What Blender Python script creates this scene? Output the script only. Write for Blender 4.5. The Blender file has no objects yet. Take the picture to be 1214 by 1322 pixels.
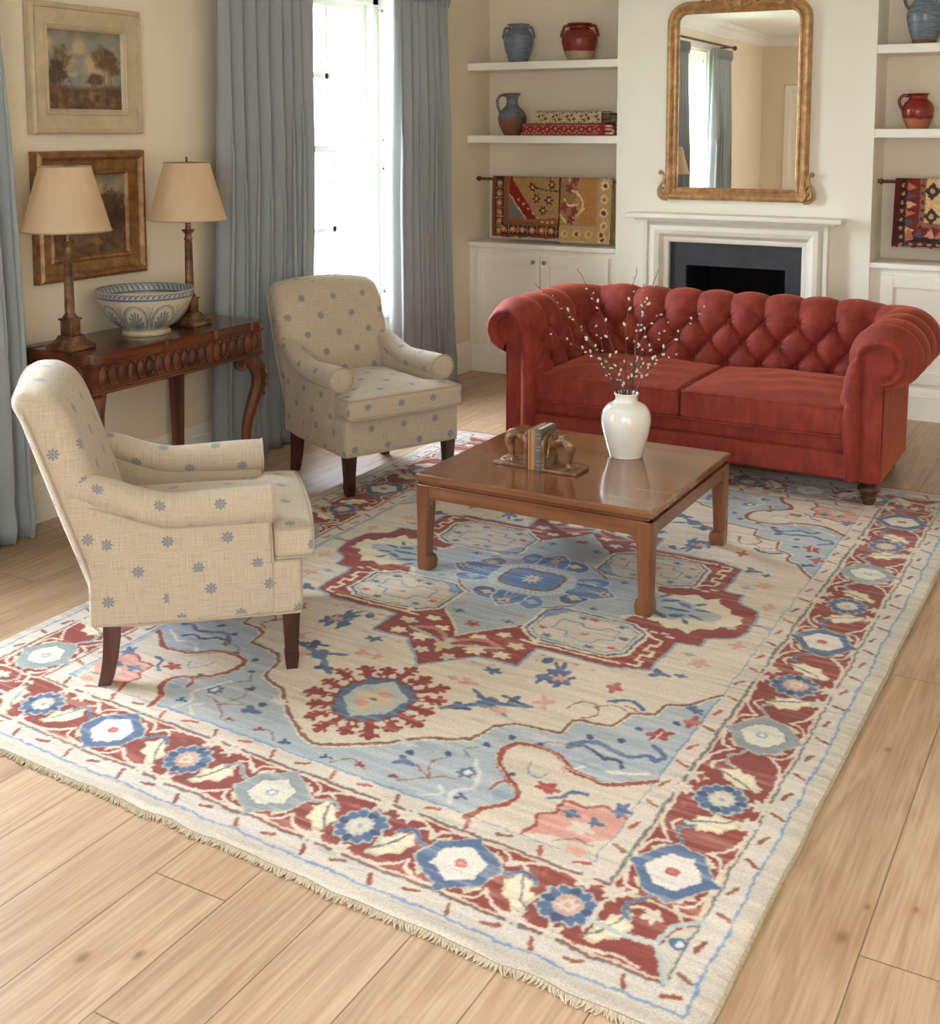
import bpy, math, random
import numpy as np
from mathutils import Vector, Matrix
S = bpy.context.scene
COL = S.collection
R = math.radians
PI = math.pi

# ------------------------------------------------------------ camera
cam_data = bpy.data.cameras.new('camera')
cam = bpy.data.objects.new('camera', cam_data)
COL.objects.link(cam)
cam.location = (0.0, 0.0, 1.6)
cam.rotation_euler = (R(90 - 6.1273), 0, R(29.4554))
cam_data.sensor_fit = 'HORIZONTAL'
cam_data.sensor_width = 36.0
cam_data.lens = 1537.0 / 1214.0 * 36.0
cam_data.shift_x = 0.0
cam_data.shift_y = -(661.0 - 335.0) / 1214.0
cam_data.clip_start = 0.05
cam_data.clip_end = 200
S.camera = cam

# ------------------------------------------------------------ light and exposure
S.view_settings.view_transform = 'Standard'
S.view_settings.look = 'None'
S.view_settings.gamma = 1.0
S.view_settings.use_curve_mapping = False
S.view_settings.exposure = 1.62
WORLD_STRENGTH = 6.5
world = bpy.data.worlds.new('sky')
S.world = world
world.use_nodes = True
wn = world.node_tree.nodes; wl = world.node_tree.links
wn.clear()
wo = wn.new('ShaderNodeOutputWorld'); wb = wn.new('ShaderNodeBackground')
wtc = wn.new('ShaderNodeTexCoord'); wsep = wn.new('ShaderNodeSeparateXYZ'); wr = wn.new('ShaderNodeValToRGB')
wl.new(wtc.outputs['Generated'], wsep.inputs[0]); wl.new(wsep.outputs['Z'], wr.inputs[0])
wr.color_ramp.elements[0].position = 0.0; wr.color_ramp.elements[0].color = (0.80, 0.87, 0.95, 1)
wr.color_ramp.elements[1].position = 0.5; wr.color_ramp.elements[1].color = (0.79, 0.88, 1.0, 1)
wl.new(wr.outputs[0], wb.inputs[0])
# the sky is brightest towards -X, the side of the garden windows
wm = wn.new('ShaderNodeMapRange'); wl.new(wsep.outputs['X'], wm.inputs[0])
for _i, _v in enumerate((-0.95, 0.25, WORLD_STRENGTH * 2.1, WORLD_STRENGTH * 0.55)): wm.inputs[_i + 1].default_value = _v
wl.new(wm.outputs[0], wb.inputs[1])
wl.new(wb.outputs[0], wo.inputs[0])

def daylight_portal(name, loc, rot, sx, sy):
    d = bpy.data.lights.new(name, 'AREA'); d.shape = 'RECTANGLE'; d.size = sx; d.size_y = sy
    d.cycles.is_portal = True
    o = bpy.data.objects.new(name, d); COL.objects.link(o); o.location = loc; o.rotation_euler = rot
    return o
daylight_portal('daylight_portal', (-4.34, 5.55, 1.45), (0, R(-90), 0), 2.0, 1.35)
daylight_portal('daylight_portal', (-4.34, 2.05, 1.45), (0, R(-90), 0), 2.0, 1.35)
daylight_portal('daylight_portal', (-0.35, -1.24, 1.5), (R(90), 0, 0), 2.2, 1.9)  # portal of the fill window added in the near wall

# ------------------------------------------------------------ colour + node helpers
def s2l(c):
    c = np.asarray(c, float) / 255.0
    return np.where(c <= 0.04045, c / 12.92, ((c + 0.055) / 1.055) ** 2.4)
def rgb(r, g, b):
    l = s2l((r, g, b)); return (float(l[0]), float(l[1]), float(l[2]), 1.0)

class NB:
    def __init__(s, name):
        s.m = bpy.data.materials.new(name); s.m.use_nodes = True
        s.t = s.m.node_tree; s.n = s.t.nodes; s.l = s.t.links
        s.b = s.n['Principled BSDF']; s.out = s.n['Material Output']
    def put(s, sock, v):
        if v is None: return
        if hasattr(v, 'is_output'): s.l.new(v, sock)
        else: sock.default_value = v
    def node(s, t, **kw):
        n = s.n.new(t)
        for k, v in kw.items(): setattr(n, k, v)
        return n
    def math(s, op, a, b=None, c=None, clamp=False):
        n = s.node('ShaderNodeMath', operation=op, use_clamp=clamp)
        s.put(n.inputs[0], a); s.put(n.inputs[1], b)
        if c is not None: s.put(n.inputs[2], c)
        return n.outputs[0]
    def coord(s, k='Object'):
        return s.node('ShaderNodeTexCoord').outputs[k]
    def attr(s, nm):
        return s.node('ShaderNodeAttribute', attribute_name=nm)
    def mapping(s, v, scale=(1, 1, 1), loc=(0, 0, 0), rot=(0, 0, 0)):
        n = s.node('ShaderNodeMapping'); s.put(n.inputs[0], v)
        n.inputs['Scale'].default_value = scale; n.inputs['Location'].default_value = loc; n.inputs['Rotation'].default_value = rot
        return n.outputs[0]
    def noise(s, v, scale=5, detail=3, rough=0.55, out='Fac', dist=0.0):
        n = s.node('ShaderNodeTexNoise'); s.put(n.inputs['Vector'], v)
        n.inputs['Scale'].default_value = scale; n.inputs['Detail'].default_value = detail
        n.inputs['Roughness'].default_value = rough; n.inputs['Distortion'].default_value = dist
        return n.outputs[out]
    def ramp(s, f, stops):
        n = s.node('ShaderNodeValToRGB'); s.put(n.inputs[0], f)
        e = n.color_ramp.elements
        while len(e) < len(stops): e.new(0.5)
        for i, (p, c) in enumerate(stops):
            e[i].position = p; e[i].color = c if len(c) == 4 else (*c, 1)
        return n.outputs[0]
    def mix(s, f, a, b, bt='MIX'):
        n = s.node('ShaderNodeMix', data_type='RGBA', blend_type=bt)
        s.put(n.inputs[0], f); s.put(n.inputs[6], a); s.put(n.inputs[7], b)
        return n.outputs[2]
    def mr(s, v, a, b, c, d):
        n = s.node('ShaderNodeMapRange'); s.put(n.inputs[0], v)
        for i, x in enumerate((a, b, c, d)): n.inputs[i + 1].default_value = x
        return n.outputs[0]
    def bump(s, h, strength=0.3, dist=0.005):
        n = s.node('ShaderNodeBump'); s.put(n.inputs['Height'], h)
        n.inputs['Strength'].default_value = strength; n.inputs['Distance'].default_value = dist
        s.l.new(n.outputs[0], s.b.inputs['Normal']); return n
    def set(s, **kw):
        for k, v in kw.items():
            s.put(s.b.inputs[k.replace('_', ' ')], v)
        return s

def mat_plain(name, c, rough=0.5, var=0.06, nscale=6, bump=0.0, bscale=60, metal=0.0, **kw):
    b = NB(name); co = b.coord()
    f = b.noise(co, nscale, 4)
    c2 = tuple(max(0, x * (1 - 2.2 * var)) for x in c[:3]) + (1,)
    c3 = tuple(min(1, x * (1 + 1.2 * var)) for x in c[:3]) + (1,)
    b.set(Base_Color=b.ramp(f, [(0.3, c2), (0.7, c3)]), Roughness=rough, Metallic=metal, **kw)
    if bump: b.bump(b.noise(co, bscale, 3), bump, 0.002)
    return b.m

# ---- setting materials
M = {}
M['wall'] = mat_plain('wall_paint', rgb(238, 223, 198), 0.75, 0.015, 2, 0.08, 220)
M['wall_fire'] = mat_plain('chimney_paint', rgb(246, 238, 222), 0.75, 0.012, 2, 0.08, 220)
M['joinery'] = mat_plain('joinery_paint', rgb(246, 238, 224), 0.42, 0.012, 3)
M['window_paint'] = mat_plain('window_paint', rgb(222, 220, 213), 0.4, 0.01, 3)
M['ceiling'] = mat_plain('ceiling_paint', rgb(244, 241, 234), 0.85, 0.01, 2)
M['stone'] = mat_plain('surround_stone', rgb(240, 232, 218), 0.45, 0.02, 5, 0.05, 90)
M['slate'] = mat_plain('slate', rgb(62, 64, 70), 0.38, 0.16, 7, 0.1, 40)
M['soot'] = mat_plain('firebox_black', rgb(22, 18, 16), 0.9, 0.2, 20, 0.2, 60)
M['lawn'] = mat_plain('lawn', rgb(150, 165, 120), 0.9, 0.15, 3)
M['leaf'] = mat_plain('leaf', rgb(62, 74, 50), 0.6, 0.2, 3)
M['bark'] = mat_plain('bark', rgb(66, 58, 50), 0.8, 0.2, 12)

KNOTS = [(-1.72, 1.51, .010), (-1.63, 1.57, .008), (-.445, 2.30, .012), (-.42, 2.42, .006), (-.33, 2.46, .006), (-.50, 3.10, .008), (-.46, 4.3, .006), (-2.9, 1.62, .008)]
def floor_material():
    b = NB('oak_floor'); co = b.coord()
    sp = b.node('ShaderNodeSeparateXYZ'); b.put(sp.inputs[0], co)
    x, y = sp.outputs[0], sp.outputs[1]
    W = 0.198
    u = b.math('DIVIDE', b.math('ADD', x, 1.79 + W * 40), W)
    row = b.math('FLOOR', u); fu = b.math('SUBTRACT', u, row)
    wnz = b.node('ShaderNodeTexWhiteNoise', noise_dimensions='1D'); b.put(wnz.inputs['W'], row)
    off = b.math('MULTIPLY', wnz.outputs['Value'], 7.0)
    v = b.math('DIVIDE', b.math('ADD', y, b.math('ADD', off, 20.0)), 1.9)
    pl = b.math('FLOOR', v); fv = b.math('SUBTRACT', v, pl)
    idv = b.math('ADD', b.math('MULTIPLY', row, 7.31), b.math('MULTIPLY', pl, 3.17))
    wn2 = b.node('ShaderNodeTexWhiteNoise', noise_dimensions='1D'); b.put(wn2.inputs['W'], idv)
    rnd = wn2.outputs['Value']
    # grain coordinates, each board its own slice
    cx = b.node('ShaderNodeCombineXYZ')
    b.put(cx.inputs[0], b.math('MULTIPLY', x, 8.0)); b.put(cx.inputs[1], b.math('MULTIPLY', y, 0.7)); b.put(cx.inputs[2], b.math('MULTIPLY', idv, 5.0))
    g1 = b.noise(cx.outputs[0], 1.0, 3, 0.5, dist=0.8)
    wv = b.math('FRACT', b.math('MULTIPLY', g1, 7.0))
    wv = b.math('ABSOLUTE', b.math('SUBTRACT', wv, 0.5))
    cx2 = b.node('ShaderNodeCombineXYZ')
    b.put(cx2.inputs[0], b.math('MULTIPLY', x, 110.0)); b.put(cx2.inputs[1], b.math('MULTIPLY', y, 3.5)); b.put(cx2.inputs[2], idv)
    g2 = b.noise(cx2.outputs[0], 1.0, 3, 0.6)
    g3 = b.noise(b.mapping(co, (1.6, .8, 1)), 2.0, 2)
    grain = b.math('ADD', b.math('MULTIPLY', wv, 0.34), b.math('MULTIPLY', g2, 0.7))
    base = b.ramp(grain, [(0.26, rgb(172, 141, 112)), (0.44, rgb(190, 160, 130)), (0.62, rgb(204, 177, 148))])
    tone = b.ramp(rnd, [(0.0, (0.86, 0.83, 0.79, 1)), (0.5, (0.97, 0.96, 0.94, 1)), (1.0, (1.04, 1.03, 1.02, 1))])
    colr = b.mix(1.0, base, tone, 'MULTIPLY')
    colr = b.mix(b.mr(g3, 0.35, 0.75, 0.0, 0.25), colr, rgb(196, 156, 112), 'MULTIPLY')
    # knots: sparse dark spots
    vor = b.node('ShaderNodeTexVoronoi'); b.put(vor.inputs['Vector'], b.mapping(co, (2.1, 1.3, 1))); vor.inputs['Scale'].default_value = 1.0
    kd = b.math('ADD', vor.outputs['Distance'], b.math('MULTIPLY', b.noise(co, 40, 2), 0.02))
    knots = None
    for kx, ky, kr in KNOTS:
        dx = b.math('MULTIPLY', b.math('SUBTRACT', x, kx), 1.0 / kr); dy = b.math('MULTIPLY', b.math('SUBTRACT', y, ky), .6 / kr)
        q = b.math('SQRT', b.math('ADD', b.math('MULTIPLY', dx, dx), b.math('MULTIPLY', dy, dy)))
        knots = q if knots is None else b.math('MINIMUM', knots, q)
    kd = b.math('MINIMUM', b.math('ADD', kd, 0.0), b.math('ADD', b.math('MULTIPLY', knots, 0.03), b.math('MULTIPLY', b.noise(co, 60, 2), 0.02)))
    colr = b.mix(b.mr(kd, 0.022, 0.055, 0.85, 0.0), colr, rgb(110, 82, 58))
    kn2 = b.mr(kd, 0.03, 0.16, 0.35, 0.0)
    colr = b.mix(kn2, colr, rgb(168, 128, 88))
    # joints
    e = b.math('MINIMUM', fu, b.math('SUBTRACT', 1.0, fu))
    e1 = b.mr(e, 0.004, 0.012, 1.0, 0.0)
    ev = b.math('MINIMUM', fv, b.math('SUBTRACT', 1.0, fv))
    e2 = b.mr(ev, 0.0005, 0.0013, 1.0, 0.0)
    j = b.math('MAXIMUM', e1, e2)
    colr = b.mix(b.math('MULTIPLY', j, 0.75), colr, rgb(96, 70, 46))
    rr = b.math('ADD', 0.34, b.math('MULTIPLY', g2, 0.14))
    b.set(Base_Color=colr, Roughness=rr)
    b.b.inputs['Coat Weight'].default_value = 0.0
    h = b.math('SUBTRACT', b.math('MULTIPLY', g2, 0.12), b.math('MULTIPLY', j, 1.0))
    b.bump(h, 0.35, 0.0015)
    return b.m
M['floor'] = floor_material()

def wood(name, dark, mid, light, rough=0.3, axis=0, scale=1.0, coat=0.25, attrname=None):
    b = NB(name); co = b.coord()
    sc = [26, 26, 26]; sc[axis] = 1.8
    g = b.noise(b.mapping(co, tuple(k * scale for k in sc)), 1.0, 4, 0.6, dist=0.15)
    sc2 = [9, 9, 9]; sc2[axis] = 0.9
    g2 = b.noise(b.mapping(co, tuple(k * scale for k in sc2), loc=(3, 1, 2)), 1.0, 2, 0.5, dist=0.5)
    f = b.math('ADD', b.math('MULTIPLY', g, 0.5), b.math('MULTIPLY', g2, 0.5))
    b.set(Base_Color=b.ramp(f, [(0.36, dark), (0.5, mid), (0.64, light)]), Roughness=rough)
    b.b.inputs['Coat Weight'].default_value = coat; b.b.inputs['Coat Roughness'].default_value = 0.12
    if rough > .3: b.bump(g, 0.02, 0.0005)
    return b.m
tdk, tmd, tlt = rgb(104, 62, 36), rgb(126, 79, 48), rgb(146, 97, 62)
M['table_x'] = wood('table_wood_across', tdk, tmd, tlt, 0.17, 0, coat=0.5)
M['table_y'] = wood('table_wood_along', tdk, tmd, tlt, 0.27, 1)
M['table_z'] = wood('table_wood_upright', tdk, tmd, tlt, 0.34, 2)
mdk, mmd, mlt = rgb(52, 24, 14), rgb(92, 46, 26), rgb(124, 68, 38)
M['mahog_y'] = wood('mahogany_along', mdk, mmd, mlt, 0.25, 1, coat=0.4)
M['mahog_z'] = wood('mahogany_upright', mdk, mmd, mlt, 0.35, 2)
M['legwood'] = wood('dark_leg_wood', rgb(44, 22, 14), rgb(70, 36, 22), rgb(92, 50, 30), 0.35, 2)
M['oldwood'] = wood('rail_wood', rgb(50, 30, 18), rgb(84, 52, 32), rgb(108, 70, 44), 0.45, 0)

def linen(name, base, flower=None, size=0.145, weave=1.0, con=1.0, thru=0.0):
    b = NB(name)
    uv = b.node('ShaderNodeUVMap', uv_map='UVMap').outputs[0]
    n1 = b.noise(b.mapping(uv, (420 * weave, 14 * weave, 1)), 1.0, 3); n2 = b.noise(b.mapping(uv, (14 * weave, 420 * weave, 1)), 1.0, 3)
    n3 = b.noise(b.mapping(uv, (500, 500, 1)), 1.0, 2)
    f = b.math('ADD', b.math('MULTIPLY', b.math('ADD', n1, n2), 0.35), b.math('MULTIPLY', n3, 0.3))
    d = tuple(x * (1 - 0.38 * con) for x in base[:3]) + (1,); l = tuple(min(1, x * (1 + 0.22 * con)) for x in base[:3]) + (1,)
    colr = b.ramp(f, [(0.35, d), (0.5, base), (0.65, l)])
    if flower:
        sp = b.node('ShaderNodeSeparateXYZ'); b.put(sp.inputs[0], uv)
        vv = b.math('DIVIDE', sp.outputs[1], size * 0.5); row = b.math('FLOOR', vv)
        fv = b.math('MULTIPLY', b.math('SUBTRACT', b.math('SUBTRACT', vv, row), 0.5), 0.5)
        uu = b.math('ADD', b.math('DIVIDE', sp.outputs[0], size), b.math('MULTIPLY', b.math('FLOORED_MODULO', row, 2.0), 0.5))
        fu = b.math('SUBTRACT', b.math('SUBTRACT', uu, b.math('FLOOR', uu)), 0.5)
        fu = b.math('MULTIPLY', fu, 1.0)
        r = b.math('POWER', b.math('ADD', b.math('POWER', b.math('ABSOLUTE', b.math('MULTIPLY', fu, size)), 2.0), b.math('POWER', b.math('ABSOLUTE', b.math('MULTIPLY', fv, size)), 2.0)), 0.5)
        th = b.math('ARCTAN2', fv, fu)
        pet = b.math('ABSOLUTE', b.math('COSINE', b.math('MULTIPLY', th, 4.0)))
        lim = b.math('ADD', 0.0065, b.math('MULTIPLY', b.math('POWER', pet, 0.7), 0.0115))
        m = b.mr(b.math('SUBTRACT', lim, r), -0.001, 0.001, 0.0, 1.0)
        hole = b.mr(b.math('ABSOLUTE', b.math('SUBTRACT', r, 0.0055)), 0.0004, 0.0014, 0.55, 0.0)
        m = b.math('MULTIPLY', m, b.math('SUBTRACT', 1.0, hole))
        m = b.math('MULTIPLY', m, b.mr(n3, 0.35, 0.6, 0.55, 0.95))
        colr = b.mix(m, colr, flower)
    b.set(Base_Color=colr, Roughness=0.9)
    b.b.inputs['Sheen Weight'].default_value = 0.25; b.b.inputs['Sheen Roughness'].default_value = 0.5
    b.bump(f, 0.25, 0.001)
    if thru:
        tr = b.node('ShaderNodeBsdfTranslucent'); b.put(tr.inputs[0], colr); mx = b.node('ShaderNodeMixShader'); mx.inputs[0].default_value = thru
        b.l.new(b.b.outputs[0], mx.inputs[1]); b.l.new(tr.outputs[0], mx.inputs[2]); b.l.new(mx.outputs[0], b.out.inputs[0])
    return b.m
M['chair_fabric'] = linen('flowered_linen', rgb(190, 173, 150), rgb(104, 117, 130), 0.168)
M['chair_piping'] = linen('linen_piping', rgb(176, 158, 132))
M['curtain'] = linen('blue_grey_linen', rgb(163, 168, 169), weave=1.8, con=.45, thru=.14)

def velvet():
    b = NB('red_velvet'); co = b.coord()
    n = b.noise(co, 9, 4, 0.6); n2 = b.noise(b.mapping(co, (30, 30, 7)), 1.0, 3, 0.6); n3 = b.noise(co, 260, 2)
    f = b.math('ADD', b.math('ADD', b.math('MULTIPLY', n, 0.4), b.math('MULTIPLY', n2, 0.35)), b.math('MULTIPLY', n3, 0.25))
    colr = b.ramp(f, [(0.34, rgb(106, 28, 16)), (0.5, rgb(134, 42, 27)), (0.66, rgb(154, 60, 41))])
    b.set(Base_Color=colr, Roughness=0.78)
    b.b.inputs['Sheen Weight'].default_value = 0.5; b.b.inputs['Sheen Roughness'].default_value = 0.35
    b.b.inputs['Sheen Tint'].default_value = rgb(240, 132, 92)
    b.bump(n3, 0.12, 0.001)
    return b.m
M['velvet'] = velvet()

def vcol(name, attrname='paint', rough=0.85, bumpscale=500, bstr=0.3, weave=0.0, sheen=0.0, coat=0.0):
    b = NB(name); a = b.attr(attrname).outputs['Color']; co = b.coord()
    n = b.noise(b.mapping(co, (1, 1, 1)), bumpscale, 2)
    colr = a
    if weave:
        t = b.ramp(n, [(0.3, (1 - weave,) * 3 + (1,)), (0.7, (1 + weave * .6,) * 3 + (1,))])
        colr = b.mix(1.0, a, t, 'MULTIPLY')
    b.set(Base_Color=colr, Roughness=rough)
    b.b.inputs['Sheen Weight'].default_value = sheen; b.b.inputs['Coat Weight'].default_value = coat
    if bstr: b.bump(n, bstr, 0.002)
    return b.m
M['rug'] = vcol('rug_wool', rough=0.95, bumpscale=330, bstr=0.35, weave=0.16, sheen=0.15)
M['oldrug'] = vcol('old_rug_wool', rough=0.95, bumpscale=300, bstr=0.3, weave=0.12)
M['canvas'] = vcol('oil_paint', rough=0.4, bumpscale=250, bstr=0.12)
M['bowl'] = vcol('painted_glaze', rough=0.28, bumpscale=60, bstr=0.03, coat=0.3)
M['fringe'] = mat_plain('fringe_wool', rgb(200, 186, 160), 0.95, 0.1, 90)
M['binding'] = mat_plain('rug_binding', rgb(176, 158, 130), 0.95, 0.12, 120, 0.4, 300)
def gold(name, c1, c2, c3):
    b = NB(name); co = b.coord(); n = b.noise(co, 22, 5, 0.65)
    b.set(Base_Color=b.ramp(n, [(0.34, c1), (0.5, c2), (0.66, c3)]), Roughness=b.mr(n, .3, .7, .5, .3), Metallic=0.35)
    b.bump(b.noise(co, 130, 3), 0.15, 0.002); return b.m
M['gilt'] = gold('gilt', rgb(158, 114, 70), rgb(182, 138, 90), rgb(206, 164, 114))
M['gilt_dark'] = gold('dark_gilt', rgb(116, 80, 44), rgb(138, 99, 58), rgb(160, 118, 72))
M['cream_frame'] = mat_plain('cream_gilt_frame', rgb(198, 178, 146), 0.5, 0.08, 14, 0.1, 80)
M['brass'] = gold('aged_bronze', rgb(70, 48, 30), rgb(112, 80, 54), rgb(150, 114, 80))
M['bookend'] = gold('carved_bronze_wood', rgb(98, 66, 42), rgb(128, 92, 62), rgb(160, 122, 88))
M['iron'] = mat_plain('dark_iron', rgb(60, 50, 42), 0.45, 0.1, 20, metal=0.6)
M['knob'] = mat_plain('nickel', rgb(150, 140, 126), 0.3, 0.05, 20, metal=0.9)
M['white_glaze'] = mat_plain('white_glaze', rgb(232, 228, 216), 0.12, 0.015, 3, 0.04, 8, Coat_Weight=0.6)
M['twig'] = mat_plain('willow_twig', rgb(92, 62, 46), 0.7, 0.25, 60)
M['catkin'] = mat_plain('catkin', rgb(222, 210, 186), 0.9, 0.12, 200)
M['paper'] = mat_plain('book_pages', rgb(222, 206, 176), 0.8, 0.08, 60)
M['book_tan'] = mat_plain('tan_leather', rgb(164, 118, 74), 0.5, 0.1, 20)
M['book_grey'] = mat_plain('grey_cloth_cover', rgb(92, 90, 82), 0.65, 0.1, 30)
M['book_dark'] = mat_plain('dark_cover', rgb(60, 44, 34), 0.55, 0.1, 30)
M['book_gold'] = mat_plain('gold_tooling', rgb(180, 150, 96), 0.4, 0.05, 30)
M['cord'] = mat_plain('black_cord', rgb(24, 22, 20), 0.5, 0.02)
def shade_mat():
    b = NB('silk_shade'); co = b.coord(); n = b.noise(b.mapping(co, (6, 6, 1)), 1.5, 2)
    colr = b.ramp(n, [(0.35, rgb(244, 214, 176)), (0.65, rgb(252, 228, 194))])
    b.set(Base_Color=colr, Roughness=0.75)
    tr = b.node('ShaderNodeBsdfTranslucent'); b.put(tr.inputs[0], colr)
    mx = b.node('ShaderNodeMixShader'); mx.inputs[0].default_value = 0.5
    b.l.new(b.b.outputs[0], mx.inputs[1]); b.l.new(tr.outputs[0], mx.inputs[2]); b.l.new(mx.outputs[0], b.out.inputs[0])
    return b.m
M['shade'] = shade_mat()
def bulb_mat():
    b = NB('warm_bulb'); b.set(Base_Color=(1, .9, .7, 1), Roughness=.3, Emission_Color=(1, .72, .42, 1), Emission_Strength=3.0); return b.m
M['bulb'] = bulb_mat()
def glass_mat():
    b = NB('window_glass'); t = b.node('ShaderNodeBsdfTransparent'); g = b.node('ShaderNodeBsdfGlossy')
    g.inputs['Roughness'].default_value = 0.02
    mx = b.node('ShaderNodeMixShader'); mx.inputs[0].default_value = 0.06
    b.l.new(t.outputs[0], mx.inputs[1]); b.l.new(g.outputs[0], mx.inputs[2]); b.l.new(mx.outputs[0], b.out.inputs[0])
    return b.m
M['glass'] = glass_mat()
def mirror_mat():
    b = NB('mirror_glass'); b.set(Base_Color=(0.93, 0.93, 0.91, 1), Roughness=0.015, Metallic=1.0); return b.m
M['mirror'] = mirror_mat()
def glaze2(name, top, low, z0, wob=0.01, rough=0.25, mottled=0.12):
    b = NB(name); co = b.coord(); sp = b.node('ShaderNodeSeparateXYZ'); b.put(sp.inputs[0], co)
    n = b.noise(co, 14, 3); z = b.math('ADD', sp.outputs[2], b.math('MULTIPLY', b.math('SUBTRACT', n, 0.5), wob * 4))
    f = b.mr(z, z0 - 0.004, z0 + 0.004, 0.0, 1.0)
    n2 = b.noise(b.mapping(co, (1, 1, 4)), 18, 4)
    t1 = tuple(x * (1 - 2.5 * mottled) for x in top[:3]) + (1,); t2 = tuple(min(1, x * (1 + 1.5 * mottled)) for x in top[:3]) + (1,)
    b.set(Base_Color=b.mix(f, low, b.ramp(n2, [(0.35, t1), (0.65, t2)])), Roughness=b.mr(f, 0, 1, 0.7, rough))
    b.bump(b.noise(b.mapping(co, (1, 1, 9)), 12, 2), 0.12, 0.003); return b.m
M['blue_urn'] = glaze2('blue_grey_glaze', rgb(116, 126, 138), rgb(116, 126, 138), -1, rough=0.3)
M['red_urn'] = glaze2('red_glaze_two_tone', rgb(130, 38, 30), rgb(176, 152, 116), 0.058, 0.003)
M['blue_jug'] = glaze2('blue_drip_glaze', rgb(106, 114, 124), rgb(118, 80, 60), 0.125, 0.022)
M['red_jug'] = glaze2('red_jug_glaze', rgb(136, 34, 22), rgb(170, 100, 66), 0.055, 0.01)
M['blue_jug_right'] = glaze2('blue_jug_brown_foot', rgb(112, 122, 136), rgb(120, 84, 56), 0.03, 0.004)
# ------------------------------------------------------------ geometry helpers
def tag(o, label=None, cat=None, group=None, kind=None):
    if label: o['label'] = label
    if cat: o['category'] = cat
    if group: o['group'] = group
    if kind: o['kind'] = kind
    return o
def empty(name, loc=(0, 0, 0), rz=0.0, label=None, cat=None, group=None):
    o = bpy.data.objects.new(name, None); COL.objects.link(o)
    o.empty_display_size = 0.1
    o.location = loc; o.rotation_euler = (0, 0, rz)
    return tag(o, label, cat, group)

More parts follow.
